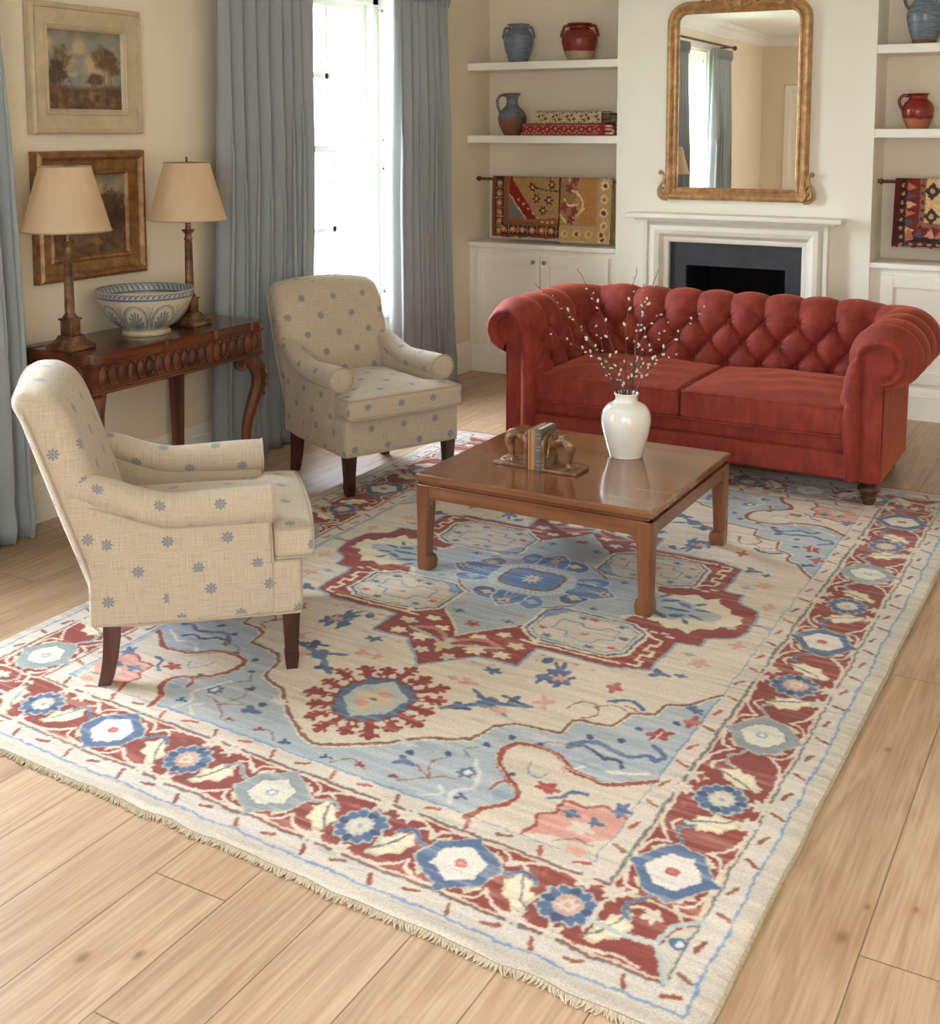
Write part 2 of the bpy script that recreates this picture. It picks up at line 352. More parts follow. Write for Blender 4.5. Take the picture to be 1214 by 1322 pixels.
class MB:
    """collects vertices and faces of one mesh"""
    def __init__(s): s.v = []; s.f = []; s.uv = None
    def add(s, v, f):
        n = len(s.v); s.v += [tuple(map(float, p)) for p in v]; s.f += [tuple(i + n for i in q) for q in f]; return s
    def box(s, a, b, bev=0.0):
        x0, y0, z0 = a; x1, y1, z1 = b
        if x0 > x1: x0, x1 = x1, x0
        if y0 > y1: y0, y1 = y1, y0
        if z0 > z1: z0, z1 = z1, z0
        if bev <= 0:
            return s.add([(x0, y0, z0), (x1, y0, z0), (x1, y1, z0), (x0, y1, z0), (x0, y0, z1), (x1, y0, z1), (x1, y1, z1), (x0, y1, z1)],
                         [(0, 3, 2, 1), (4, 5, 6, 7), (0, 1, 5, 4), (1, 2, 6, 5), (2, 3, 7, 6), (3, 0, 4, 7)])
        r = min(bev, (x1 - x0) / 2.01, (y1 - y0) / 2.01, (z1 - z0) / 2.01)
        v, f, _ = rbox_data((x1 - x0, y1 - y0, z1 - z0), r, (1, 1, 1), 2)
        c = ((x0 + x1) / 2, (y0 + y1) / 2, (z0 + z1) / 2)
        return s.add([(p[0] + c[0], p[1] + c[1], p[2] + c[2]) for p in v], f)
    def grid(s, P, close_u=False, close_v=False, flip=False):
        nu, nv = len(P), len(P[0]); v = [p for row in P for p in row]; f = []
        for i in range(nu if close_u else nu - 1):
            for j in range(nv if close_v else nv - 1):
                a = i * nv + j; b_ = ((i + 1) % nu) * nv + j; c = ((i + 1) % nu) * nv + (j + 1) % nv; d = i * nv + (j + 1) % nv
                f.append((a, d, c, b_) if flip else (a, b_, c, d))
        return s.add(v, f)
    def lathe(s, prof, seg=40, c=(0, 0, 0)):
        P = []
        for r, z in prof:
            P.append([(c[0] + r * math.cos(2 * PI * k / seg), c[1] + r * math.sin(2 * PI * k / seg), c[2] + z) for k in range(seg)])
        s.grid(P, close_v=True, flip=True)
        return s
    def tube(s, path, rad, seg=8, caps=True, flat=1.0, up=None):
        path = [Vector(p) for p in path]; n = len(path)
        rs = rad if hasattr(rad, '__len__') else [rad] * n
        P = []; prev = None
        for i in range(n):
            t = (path[min(i + 1, n - 1)] - path[max(i - 1, 0)]).normalized()
            if prev is None:
                u0 = Vector(up) if up else (Vector((0, 0, 1)) if abs(t.z) < 0.9 else Vector((1, 0, 0)))
                a = (u0 - t * u0.dot(t)).normalized()
            else:
                a = prev - t * prev.dot(t)
                a = a.normalized() if a.length > 1e-6 else t.orthogonal().normalized()
            prev = a; b_ = t.cross(a)
            P.append([tuple(path[i] + (a * math.cos(2 * PI * k / seg) + b_ * flat * math.sin(2 * PI * k / seg)) * rs[i]) for k in range(seg)])
        n0 = len(s.v); s.grid(P, close_v=True)
        if caps:
            s.f.append(tuple(n0 + k for k in range(seg))); s.f.append(tuple(n0 + (n - 1) * seg + k for k in reversed(range(seg))))
        return s
    def prism(s, poly, a, b, axis=2):
        """2D polygon extruded from a to b on the axis; poly is in the two other axes in order"""
        def P(p, h):
            if axis == 2: return (p[0], p[1], h)
            if axis == 1: return (p[0], h, p[1])
            return (h, p[0], p[1])
        n = len(poly); v = [P(p, a) for p in poly] + [P(p, b) for p in poly]
        f = [tuple(range(n))[::-1], tuple(range(n, 2 * n))] + [(i, (i + 1) % n, n + (i + 1) % n, n + i) for i in range(n)]
        return s.add(v, f)
    def sphere(s, c, r, seg=10, rings=6):
        rr = r if hasattr(r, '__len__') else (r, r, r); P = []
        for i in range(rings + 1):
            t = PI * i / rings; q = max(math.sin(t), 1e-3)
            P.append([(c[0] + rr[0] * q * math.cos(2 * PI * k / seg), c[1] + rr[1] * q * math.sin(2 * PI * k / seg), c[2] + rr[2] * math.cos(t)) for k in range(seg)])
        return s.grid(P, close_v=True)
    def xf(s, m):
        s.v = [tuple(m @ Vector(p)) for p in s.v]; return s
    def build(s, name, m, parent=None, smooth=True, label=None, kind=None, loc=None, angle=40):
        me = bpy.data.meshes.new(name); me.from_pydata(s.v, [], s.f)
        if s.uv is not None:
            ul = me.uv_layers.new(name='UVMap'); li = np.empty(len(me.loops), np.int32); me.loops.foreach_get('vertex_index', li)
            if s.uv_loop: ul.data.foreach_set('uv', np.asarray(s.uv, np.float32).ravel())
            else: ul.data.foreach_set('uv', np.asarray(s.uv, np.float32)[li].ravel())
        me.validate(); me.update()
        fixnormals(me)
        if smooth:
            me.polygons.foreach_set('use_smooth', [True] * len(me.polygons))
            try: me.set_sharp_from_angle(angle=R(angle))
            except Exception: pass
        if m: me.materials.append(m)
        o = bpy.data.objects.new(name, me); COL.objects.link(o)
        if parent: o.parent = parent
        if loc: o.location = loc
        return tag(o, label, None, None, kind)
    uv_loop = False
import bmesh
def fixnormals(me):
    if len(me.polygons) > 120000: return
    bm = bmesh.new(); bm.from_mesh(me); bmesh.ops.recalc_face_normals(bm, faces=bm.faces); bm.to_mesh(me); bm.free()

def axis_pts(h, r, nmid, nedge):
    e = [-h + r * (1 - math.tan(PI / 4 * (1 - k / nedge))) for k in range(nedge)] if r > 0 else []
    mid = list(np.linspace(-h + r, h - r, nmid + 1))
    return np.array(e + mid + [-x for x in reversed(e)])
def rbox_data(size, r, n=(8, 8, 8), nedge=3):
    h = [k / 2 for k in size]; A = [axis_pts(h[i], r, n[i], nedge) for i in range(3)]
    idx = {}; V = []; F = []; FA = []
    def vid(i, j, k):
        key = (i, j, k)
        if key not in idx:
            idx[key] = len(V); V.append((A[0][i], A[1][j], A[2][k]))
        return idx[key]
    N = [len(a) - 1 for a in A]
    for i in range(N[0]):
        for j in range(N[1]):
            F.append((vid(i, j, 0), vid(i, j + 1, 0), vid(i + 1, j + 1, 0), vid(i + 1, j, 0))); FA.append(2)
            F.append((vid(i, j, N[2]), vid(i + 1, j, N[2]), vid(i + 1, j + 1, N[2]), vid(i, j + 1, N[2]))); FA.append(2)
    for i in range(N[0]):
        for k in range(N[2]):
            F.append((vid(i, 0, k), vid(i + 1, 0, k), vid(i + 1, 0, k + 1), vid(i, 0, k + 1))); FA.append(1)
            F.append((vid(i, N[1], k), vid(i, N[1], k + 1), vid(i + 1, N[1], k + 1), vid(i + 1, N[1], k))); FA.append(1)
    for j in range(N[1]):
        for k in range(N[2]):
            F.append((vid(0, j, k), vid(0, j, k + 1), vid(0, j + 1, k + 1), vid(0, j + 1, k))); FA.append(0)
            F.append((vid(N[0], j, k), vid(N[0], j + 1, k), vid(N[0], j + 1, k + 1), vid(N[0], j, k + 1))); FA.append(0)
    V = np.array(V); hh = np.array(h) - r
    q = np.clip(V, -hh, hh); d = V - q; L = np.linalg.norm(d, axis=1, keepdims=True)
    V2 = np.where(L > 1e-9, q + d / np.maximum(L, 1e-9) * r, V)
    return V2, F, FA
def rbox(name, size, r, m, parent, center=(0, 0, 0), n=(8, 8, 8), warp=None, nedge=3, label=None, uvoff=(0, 0)):
    V, F, FA = rbox_data(size, r, n, nedge)
    V = V + np.array(center)
    W = np.array([warp(*p) for p in V]) if warp else V
    mb = MB(); mb.v = [tuple(p) for p in W]; mb.f = F
    ax = {0: (1, 2), 1: (0, 2), 2: (1, 0)}
    uv = []
    for f, a in zip(F, FA):
        i, j = ax[a]
        for k in f: uv.append((W[k][i] + uvoff[0] + a * .031, W[k][j] + uvoff[1] + a * .017))
    mb.uv = uv; mb.uv_loop = True
    me = bpy.data.meshes.new(name); me.from_pydata(mb.v, [], mb.f)
    ul = me.uv_layers.new(name='UVMap'); ul.data.foreach_set('uv', np.asarray(uv, np.float32).ravel())
    me.update(); me.polygons.foreach_set('use_smooth', [True] * len(me.polygons))
    me.materials.append(m)
    o = bpy.data.objects.new(name, me); COL.objects.link(o); o.parent = parent
    return tag(o, label)

def frame_sweep(mb, path, prof, closed=True, to3=lambda x, y, h: (x, h, y)):
    """mitred moulding round a 2D path; prof = (inset to the left, height)"""
    n = len(path); P = []
    for i in range(n):
        p = Vector(path[i]).to_2d() if len(path[i]) > 2 else Vector(path[i])
        a = Vector(path[(i - 1) % n]); b_ = Vector(path[(i + 1) % n])
        if not closed and i == 0: d1 = d2 = (b_ - p).normalized()
        elif not closed and i == n - 1: d1 = d2 = (p - a).normalized()
        else: d1 = (p - a).normalized(); d2 = (b_ - p).normalized()
        n1 = Vector((-d1.y, d1.x)); n2 = Vector((-d2.y, d2.x)); m_ = (n1 + n2); m_ = m_ / max(m_.length, 1e-6)
        k = 1 / max(m_.dot(n1), 0.2)
        P.append([to3(p.x + m_.x * k * o, p.y + m_.y * k * o, h) for o, h in prof])
    mb.grid(P, close_u=closed)
    return mb
def smoothpath(pts, n=8, closed=False):
    pts = [Vector(p) for p in pts]; out = []; N = len(pts)
    rng = range(N if closed else N - 1)
    for i in rng:
        p0 = pts[(i - 1) % N] if (closed or i > 0) else pts[0]; p1 = pts[i]; p2 = pts[(i + 1) % N]
        p3 = pts[(i + 2) % N] if (closed or i < N - 2) else pts[-1]
        for k in range(n):
            t = k / n
            out.append(0.5 * ((2 * p1) + (-p0 + p2) * t + (2 * p0 - 5 * p1 + 4 * p2 - p3) * t * t + (-p0 + 3 * p1 - 3 * p2 + p3) * t ** 3))
    if not closed: out.append(pts[-1])
    return out
def struct(o): o['kind'] = 'structure'; return o

# ------------------------------------------------------------ painting on a metric raster (colours of woven / painted pattern)
class Paint:
    def __init__(s, w, h, res, bg):
        s.w, s.h, s.res = w, h, res; s.nx = int(round(w / res)) + 1; s.ny = int(round(h / res)) + 1
        s.a = np.empty((s.ny, s.nx, 3), np.float32); s.a[:] = bg
    def win(s, x0, y0, x1, y1):
        i0 = max(int(math.floor(x0 / s.res)) - 1, 0); i1 = min(int(math.ceil(x1 / s.res)) + 2, s.nx)
        j0 = max(int(math.floor(y0 / s.res)) - 1, 0); j1 = min(int(math.ceil(y1 / s.res)) + 2, s.ny)
        if i1 <= i0 or j1 <= j0: return None
        X, Y = np.meshgrid(np.arange(i0, i1) * s.res, np.arange(j0, j1) * s.res)
        return (slice(j0, j1), slice(i0, i1)), X, Y
    def rect(s, x0, y0, x1, y1, c):
        w = s.win(x0, y0, x1, y1)
        if w: m = (w[1] >= x0) & (w[1] <= x1) & (w[2] >= y0) & (w[2] <= y1); s.a[w[0]][m] = c
    def mask_poly(s, P, X, Y):
        m = np.zeros(X.shape, bool); n = len(P)
        for i in range(n):
            x1, y1 = P[i]; x2, y2 = P[(i + 1) % n]
            if y1 == y2: continue
            c = ((y1 > Y) != (y2 > Y)) & (X < (x2 - x1) * (Y - y1) / (y2 - y1) + x1); m ^= c
        return m
    def poly(s, P, c, alpha=1.0):
        xs = [p[0] for p in P]; ys = [p[1] for p in P]; w = s.win(min(xs), min(ys), max(xs), max(ys))
        if not w: return
        m = s.mask_poly(P, w[1], w[2]); v = s.a[w[0]]
        v[m] = v[m] * (1 - alpha) + np.array(c, np.float32) * alpha
    def ell(s, cx, cy, rx, ry, c, rot=0.0, lobes=0, lamp=0.0, ph=0.0, alpha=1.0):
        r = max(rx, ry) * (1 + abs(lamp)); w = s.win(cx - r, cy - r, cx + r, cy + r)
        if not w: return
        dx, dy = w[1] - cx, w[2] - cy; co, si = math.cos(rot), math.sin(rot)
        u = (dx * co + dy * si) / rx; v = (-dx * si + dy * co) / ry; d = np.hypot(u, v)
        lim = 1.0 + (lamp * np.cos(lobes * (np.arctan2(v, u) + ph)) if lobes else 0.0)
        m = d <= lim; q = s.a[w[0]]; q[m] = q[m] * (1 - alpha) + np.array(c, np.float32) * alpha
    def line(s, P, wd, c, closed=False):
        P = list(P) + ([P[0]] if closed else [])
        for (x1, y1), (x2, y2) in zip(P[:-1], P[1:]):
            w = s.win(min(x1, x2) - wd, min(y1, y2) - wd, max(x1, x2) + wd, max(y1, y2) + wd)
            if not w: continue
            dx, dy = x2 - x1, y2 - y1; L = dx * dx + dy * dy + 1e-12
            t = np.clip(((w[1] - x1) * dx + (w[2] - y1) * dy) / L, 0, 1)
            m = np.hypot(w[1] - x1 - t * dx, w[2] - y1 - t * dy) <= wd / 2; s.a[w[0]][m] = c
def vnoise(shape, cells, rng, octaves=1):
    out = np.zeros(shape, np.float32); amp = 1.0; tot = 0
    for o in range(octaves):
        cy, cx = max(2, int(cells[0] * 2 ** o)), max(2, int(cells[1] * 2 ** o))
        g = rng.random((cy + 2, cx + 2)).astype(np.float32)
        y = np.linspace(0, cy, shape[0]); x = np.linspace(0, cx, shape[1])
        yi = np.minimum(y.astype(int), cy); xi = np.minimum(x.astype(int), cx); fy = (y - yi)[:, None]; fx = (x - xi)[None, :]
        fy = fy * fy * (3 - 2 * fy); fx = fx * fx * (3 - 2 * fx)
        a = g[yi][:, xi]; b_ = g[yi][:, xi + 1]; c = g[yi + 1][:, xi]; d = g[yi + 1][:, xi + 1]
        out += amp * ((a * (1 - fx) + b_ * fx) * (1 - fy) + (c * (1 - fx) + d * fx) * fy); tot += amp; amp *= 0.5
    return out / tot
def warp_raster(a, rng, res, amps=((0.05, 0.004), (0.012, 0.0022))):
    ny, nx = a.shape[:2]; dx = np.zeros((ny, nx), np.float32); dy = dx.copy()
    for cell, amp in amps:
        c = (max(2, int(ny * res / cell)), max(2, int(nx * res / cell)))
        dx += (vnoise((ny, nx), c, rng) - .5) * 2 * amp / res; dy += (vnoise((ny, nx), c, rng) - .5) * 2 * amp / res
    Y, X = np.mgrid[0:ny, 0:nx]
    return a[np.clip(np.rint(Y + dy), 0, ny - 1).astype(int), np.clip(np.rint(X + dx), 0, nx - 1).astype(int)]
def blur(a, k=1):
    for _ in range(k):
        p = np.pad(a, ((1, 1), (1, 1), (0, 0)), 'edge')
        a = (p[1:-1, 1:-1] * 2 + p[:-2, 1:-1] + p[2:, 1:-1] + p[1:-1, :-2] + p[1:-1, 2:]) / 6.0
    return a
def painted_grid(name, srgb, co, m, parent=None, smooth=True):
    """srgb: (ny,nx,3) 0..255 ; co: (ny,nx,3) positions"""
    ny, nx = srgb.shape[:2]
    me = bpy.data.meshes.new(name); nv = nx * ny; nf = (nx - 1) * (ny - 1)
    me.vertices.add(nv); me.vertices.foreach_set('co', np.ascontiguousarray(co, np.float32).ravel())
    i = (np.arange(ny - 1)[:, None] * nx + np.arange(nx - 1)[None, :]).ravel()
    q = np.stack([i, i + 1, i + nx + 1, i + nx], 1).astype(np.int32)
    me.loops.add(nf * 4); me.loops.foreach_set('vertex_index', q.ravel())
    me.polygons.add(nf); me.polygons.foreach_set('loop_start', np.arange(0, nf * 4, 4, dtype=np.int32))
    me.polygons.foreach_set('loop_total', np.full(nf, 4, np.int32))
    me.update(calc_edges=True)
    if smooth: me.polygons.foreach_set('use_smooth', np.ones(nf, bool))
    at = me.color_attributes.new('paint', 'FLOAT_COLOR', 'POINT')
    c = np.ones((nv, 4), np.float32); c[:, :3] = s2l(np.clip(srgb, 0, 255)).reshape(-1, 3)
    at.data.foreach_set('color', c.ravel())
    me.materials.append(m)
    o = bpy.data.objects.new(name, me); COL.objects.link(o)
    if parent: o.parent = parent
    return o
# ------------------------------------------------------------ the room
XL, XR, YB, YF, YN, ZC = -3.9, 1.1, -0.9, 6.87, 7.18, 2.75
TW = 0.36
CX0, CX1 = -2.84, -1.31           # chimney breast
struct(MB().box((XL - TW, YB - TW, -0.05), (XR + TW, 7.6, 0.0)).build('floor', M['floor'], smooth=False))
struct(MB().box((XL - TW, YB - TW, ZC), (XR + TW, 7.6, ZC + .1)).build('ceiling', M['ceiling'], smooth=False))
W1 = (4.92, 6.20); W2 = (1.42, 2.70); WZ = (0.50, 2.44)
def wall_y(mb, x0, x1, y0, y1, holes, hz):
    """wall running along y with openings"""
    y = y0
    for a, b_ in holes:
        mb.box((x0, y, 0), (x1, a, ZC)); mb.box((x0, a, 0), (x1, b_, hz[0])); mb.box((x0, a, hz[1]), (x1, b_, ZC)); y = b_
    mb.box((x0, y, 0), (x1, y1, ZC)); return mb
struct(wall_y(MB(), XL - TW, XL, YB, 7.3, [W2, W1], WZ).build('wall_left', M['wall'], smooth=False))
struct(wall_y(MB(), XR, XR + TW, YB, 7.3, [], (0.5, 2.4)).build('wall_right', M['wall'], smooth=False))
mb = MB()
for a, b_, z0, z1 in ((XL - TW, -1.45, 0, ZC), (-1.45, .75, 0, .5), (-1.45, .75, 2.4, ZC), (.75, XR + TW, 0, ZC)):  # leaves an opening for the added fill window
    mb.box((a, YB - TW, z0), (b_, YB, z1))
struct(mb.build('wall_near', M['wall'], smooth=False))
mb = MB()
mb.box((XL, YN, 0), (-2.40, 7.3, ZC)); mb.box((-1.74, YN, 0), (XR, 7.3, ZC)); mb.box((-2.40, YN, .84), (-1.74, 7.3, ZC))
struct(mb.build('wall_far', M['wall'], smooth=False))
mb = MB()
mb.box((CX0, YF, 0), (-2.48, YN, ZC)); mb.box((-1.68, YF, 0), (CX1, YN, ZC)); mb.box((-2.48, YF, .94), (-1.68, YN, ZC))
struct(mb.build('wall_chimney', M['wall_fire'], smooth=False))

def baseboard(name, path, h=0.2, closed=False):
    mb = MB()
    prof = [(0, 0), (-.022, 0), (-.022, h - .05), (-.016, h - .045), (-.016, h - .03), (-.008, h - .012), (-.006, h), (0, h)]
    frame_sweep(mb, path, prof, closed, lambda x, y, z: (x, y, z))
    return struct(mb.build(name, M['joinery'], angle=30))
baseboard('baseboard_left', [(XL, YB), (XL, 6.90)])
baseboard('baseboard_right', [(XR, 6.9), (XR, YB)])
baseboard('baseboard_near', [(XR, YB), (-2.55, YB)])
# cornice
mb = MB()
cp = [(0, ZC - .13), (-.012, ZC - .13), (-.012, ZC - .115), (-.03, ZC - .10), (-.05, ZC - .07), (-.085, ZC - .035), (-.10, ZC - .03), (-.10, ZC - .015), (-.125, ZC - .012), (-.125, ZC)]
frame_sweep(mb, [(XL, YB), (XL, YN), (CX0, YN), (CX0, YF), (CX1, YF), (CX1, YN), (XR, YN), (XR, YB)], cp, True, lambda x, y, z: (x, y, z))
struct(mb.build('trim_1', M['ceiling'], angle=30))

# sash windows: frame, two sashes with bars, panes
def sash_window(idx, c, along, plane, w, z0, z1, sgn, cols=3):
    """along: 'y' (window in a wall x=plane) or 'x' (wall y=plane); sgn = direction to the outside"""
    root = empty('window_%d' % idx, (0, 0, 0)); root['kind'] = 'structure'
    def B(mb, a0, a1, d0, d1, zz0, zz1, bev=0.0):
        p0, p1 = plane + sgn * d0, plane + sgn * d1
        if along == 'y': mb.box((p0, a0, zz0), (p1, a1, zz1), bev)
        else: mb.box((a0, p0, zz0), (a1, p1, zz1), bev)
    a0, a1 = c - w / 2, c + w / 2; f = .07; zm = (z0 + z1) / 2 + .03
    mb = MB()
    B(mb, a0, a0 + f, .24, .34, z0, z1); B(mb, a1 - f, a1, .24, .34, z0, z1); B(mb, a0, a1, .24, .34, z1 - f, z1); B(mb, a0, a1, .2, .36, z0, z0 + .035)
    mb.build('window_frame', M['window_paint'], root, smooth=False)
    for k, (s0, s1, d) in enumerate(((z0 + .035, zm + .02, .25), (zm - .02, z1 - f, .295))):
        b0, b1 = a0 + f, a1 - f; st = .05; mb = MB()
        B(mb, b0, b0 + st, d, d + .04, s0, s1); B(mb, b1 - st, b1, d, d + .04, s0, s1)
        B(mb, b0 + st, b1 - st, d, d + .04, s1 - .04, s1); B(mb, b0 + st, b1 - st, d, d + .04, s0, s0 + (.075 if k == 0 else .04))
        g0, g1 = b0 + st, b1 - st
        for q in range(1, cols):
            y = g0 + (g1 - g0) * q / cols; B(mb, y - .015, y + .015, d + .008, d + .032, s0 + .03, s1 - .03)
        zc = (s0 + s1) / 2; B(mb, g0, g1, d + .008, d + .032, zc - .015, zc + .015)
        sh = mb.build('sash', M['window_paint'], root, smooth=False)
        gm = MB(); B(gm, g0, g1, d + .018, d + .022, s0 + .03, s1 - .03); gm.build('pane', M['glass'], sh, smooth=False)
    # panelled shutter linings and board
    mb = MB()
    for e, q in ((a0, 1), (a1, -1)):
        B(mb, e, e + q * .018, .0, .24, z0, z1)
        for zz0, zz1 in ((z0 + .1, zm - .12), (zm + .04, z1 - .1)):
            for u0, u1, v0, v1 in ((.03, .045, zz0, zz1), (.195, .21, zz0, zz1), (.03, .21, zz0, zz0 + .015), (.03, .21, zz1 - .015, zz1)):
                B(mb, e + q * .018, e + q * .026, u0, u1, v0, v1)
    B(mb, a0, a1, .0, .24, z1 - .018, z1)
    mb.build('shutter_lining', M['window_paint'], root, smooth=False)
    mb = MB(); B(mb, a0 - .06, a1 + .06, -.03, .24, z0 - .0, z0 + .03, .008); mb.build('window_board', M['window_paint'], root)
    mb = MB()
    for (p0, p1, q0, q1) in ((a0 - .1, a0, z0 - .02, z1 + .1), (a1, a1 + .1, z0 - .02, z1 + .1), (a0, a1, z1, z1 + .1)):
        B(mb, p0, p1, -.025, 0, q0, q1, .006)
    mb.build('architrave', M['joinery'], root)
    return root
sash_window(1, sum(W1) / 2, 'y', XL, W1[1] - W1[0], WZ[0], WZ[1], -1)
sash_window(2, sum(W2) / 2, 'y', XL, W2[1] - W2[0], WZ[0], WZ[1], -1)
sash_window(3, -.35, 'x', YB, 2.2, .5, 2.4, -1, 5)  # unseen window added behind the camera to bring in fill daylight

# door in the near wall, seen in the mirror
d = empty('door_1', (-3.05, YB, 0)); d['kind'] = 'structure'
mb = MB(); frame_sweep(mb, [(-.47, 0), (-.47, 2.06), (.47, 2.06), (.47, 0)], [(0, 0), (0, .02), (.02, .02), (.03, .032), (.09, .038), (.10, .02), (.10, 0)], False, lambda x, y, h: (x, h, y))
mb.build('door_frame', M['joinery'], d, angle=30)
mb = MB(); mb.box((-.47, .0, 0), (.47, .012, 2.06))
for x0, x1 in ((-.38, -.04), (.04, .38)):
    for z0, z1 in ((.15, .85), (1.0, 1.92)):
        frame_sweep(mb, [(x0, z0), (x1, z0), (x1, z1), (x0, z1)], [(0, .012), (.004, .022), (.02, .022), (.026, .012)], True, lambda x, y, h: (x, h, y))
lf = mb.build('door_leaf', M['joinery'], d, angle=30)
mb = MB(); mb.tube([(.41, .012, 1.0), (.41, .05, 1.0)], .008); mb.sphere((.41, .065, 1.0), .026); mb.build('door_handle', M['knob'], lf)

# fireplace
fp = empty('fireplace', (-2.08, YF, 0), label='white stone bolection fireplace with dark slate slips on the chimney breast behind the sofa', cat='fireplace')
mb = MB()
frame_sweep(mb, [(-.40, 0), (-.40, .94), (.40, .94), (.40, 0)],
            [(0, -.0), (0, .03), (.012, .04), (.03, .045), (.05, .07), (.075, .082), (.10, .078), (.115, .06), (.12, .05), (.128, .05), (.128, .066), (.15, .066), (.15, 0)], False, lambda x, y, h: (x, -h, y))
mb.build('surround', M['stone'], fp, angle=25)
MB().box((-.64, -.15, 1.085), (.64, 0, 1.115), .006).box((-.60, -.10, 1.07), (.60, 0, 1.087), .004).build('mantel_shelf', M['stone'], fp)
mb = MB()
mb.box((-.40, .0, 0), (-.30, .03, .94)); mb.box((.30, .0, 0), (.40, .03, .94)); mb.box((-.30, .0, .80), (.30, .03, .94))
mb.build('slate_slip', M['slate'], fp, smooth=False)
mb = MB()
mb.box((-.32, .45, 0), (.32, .47, .84)); mb.box((-.32, .03, 0), (-.30, .45, .84)); mb.box((.30, .03, 0), (.32, .45, .84)); mb.box((-.32, .03, .82), (.32, .45, .84)); mb.box((-.30, .03, 0), (.30, .45, .01))
mb.build('firebox', M['soot'], fp, smooth=False)
MB().box((-.62, -.30, 0), (.62, 0, .012), .003).build('hearth', M['slate'], fp)

# fitted cupboards in the alcoves
def shaker_door(root, x0, x1, z0, z1, y, knobx, lab=None):
    mb = MB(); r = .068; t = .02
    mb.box((x0, y - t, z0), (x0 + r, y, z1), .002); mb.box((x1 - r, y - t, z0), (x1, y, z1), .002)
    mb.box((x0 + r, y - t, z1 - r), (x1 - r, y, z1), .002); mb.box((x0 + r, y - t, z0), (x1 - r, y, z0 + r), .002)
    mb.box((x0 + r - .002, y - t + .010, z0 + r - .002), (x1 - r + .002, y, z1 - r + .002))
    dr = mb.build('door', M['joinery'], root, smooth=False)
    kb = MB(); kb.tube([(knobx, y - t, z1 - .045), (knobx, y - t - .018, z1 - .045)], .006, 10); kb.sphere((knobx, y - t - .024, z1 - .045), (.014, .010, .014), 14, 8)
    kb.build('knob', M['knob'], dr)
def cupboard(x0, x1, doors, yf, label):
    c = empty('alcove_cupboard', ((x0 + x1) / 2, yf, 0), label=label, cat='cupboard', group='painted alcove cupboards')
    w = (x1 - x0) / 2; mb = MB()
    mb.box((-w, 0, .15), (w, .262, .84)); mb.build('carcass', M['joinery'], c, smooth=False)
    mb = MB(); prof = [(0, 0), (.018, 0), (.018, .135), (.012, .14), (.012, .155), (.004, .17), (0, .18)]
    frame_sweep(mb, [(-w, 0), (w, 0)], [(-a, b_) for a, b_ in prof], False, lambda x, y, z: (x, y, z))
    mb.build('plinth', M['joinery'], c, angle=30)
    W = x1 - x0
    for a, b_, k in doors: shaker_door(c, a - (x0 + x1) / 2, b_ - (x0 + x1) / 2, .205, .805, 0, k - (x0 + x1) / 2)
    return c
cupboard(XL, CX0, [(-3.835, -3.372, -3.41), (-3.366, -2.895, -3.33)], 6.905, 'low cream cupboard with two panelled doors in the left alcove, beside the window')
cupboard(CX1, XR, [(-1.25, -.68, -.72), (-.674, -.10, -.64), (-.04, .50, .46), (.506, 1.04, .55)], 6.905, 'low cream panelled cupboard in the right alcove, beyond the sofa arm')
def cup_top(x0, x1, label):
    o = MB().box((x0, 6.872, .84), (x1, YN - .002, .872), .006).build('cupboard_top', M['joinery'], label=label); o['category'] = 'worktop'; return o
cup_top(XL, CX0, 'cream top board of the left alcove cupboard, under the two draped rugs')
cup_top(CX1, XR, 'cream top board of the right alcove cupboard, under the single draped rug')
def shelf(x0, x1, zt, label, grp):
    o = MB().box((x0, 6.872, zt - .048), (x1, YN, zt), .003).build('alcove_shelf', M['joinery'], label=label); o['category'] = 'shelf'; o['group'] = grp; return o
shelf(XL, CX0, 2.045, 'upper thick cream shelf in the left alcove, holding a blue urn and a red urn', 'alcove shelves')
shelf(XL, CX0, 1.575, 'lower thick cream shelf in the left alcove, holding a jug and folded textiles', 'alcove shelves')
shelf(CX1, XR, 2.075, 'upper cream shelf in the right alcove, holding a tall blue jug', 'alcove shelves')
shelf(CX1, XR, 1.615, 'lower cream shelf in the right alcove, holding a small red jug', 'alcove shelves')

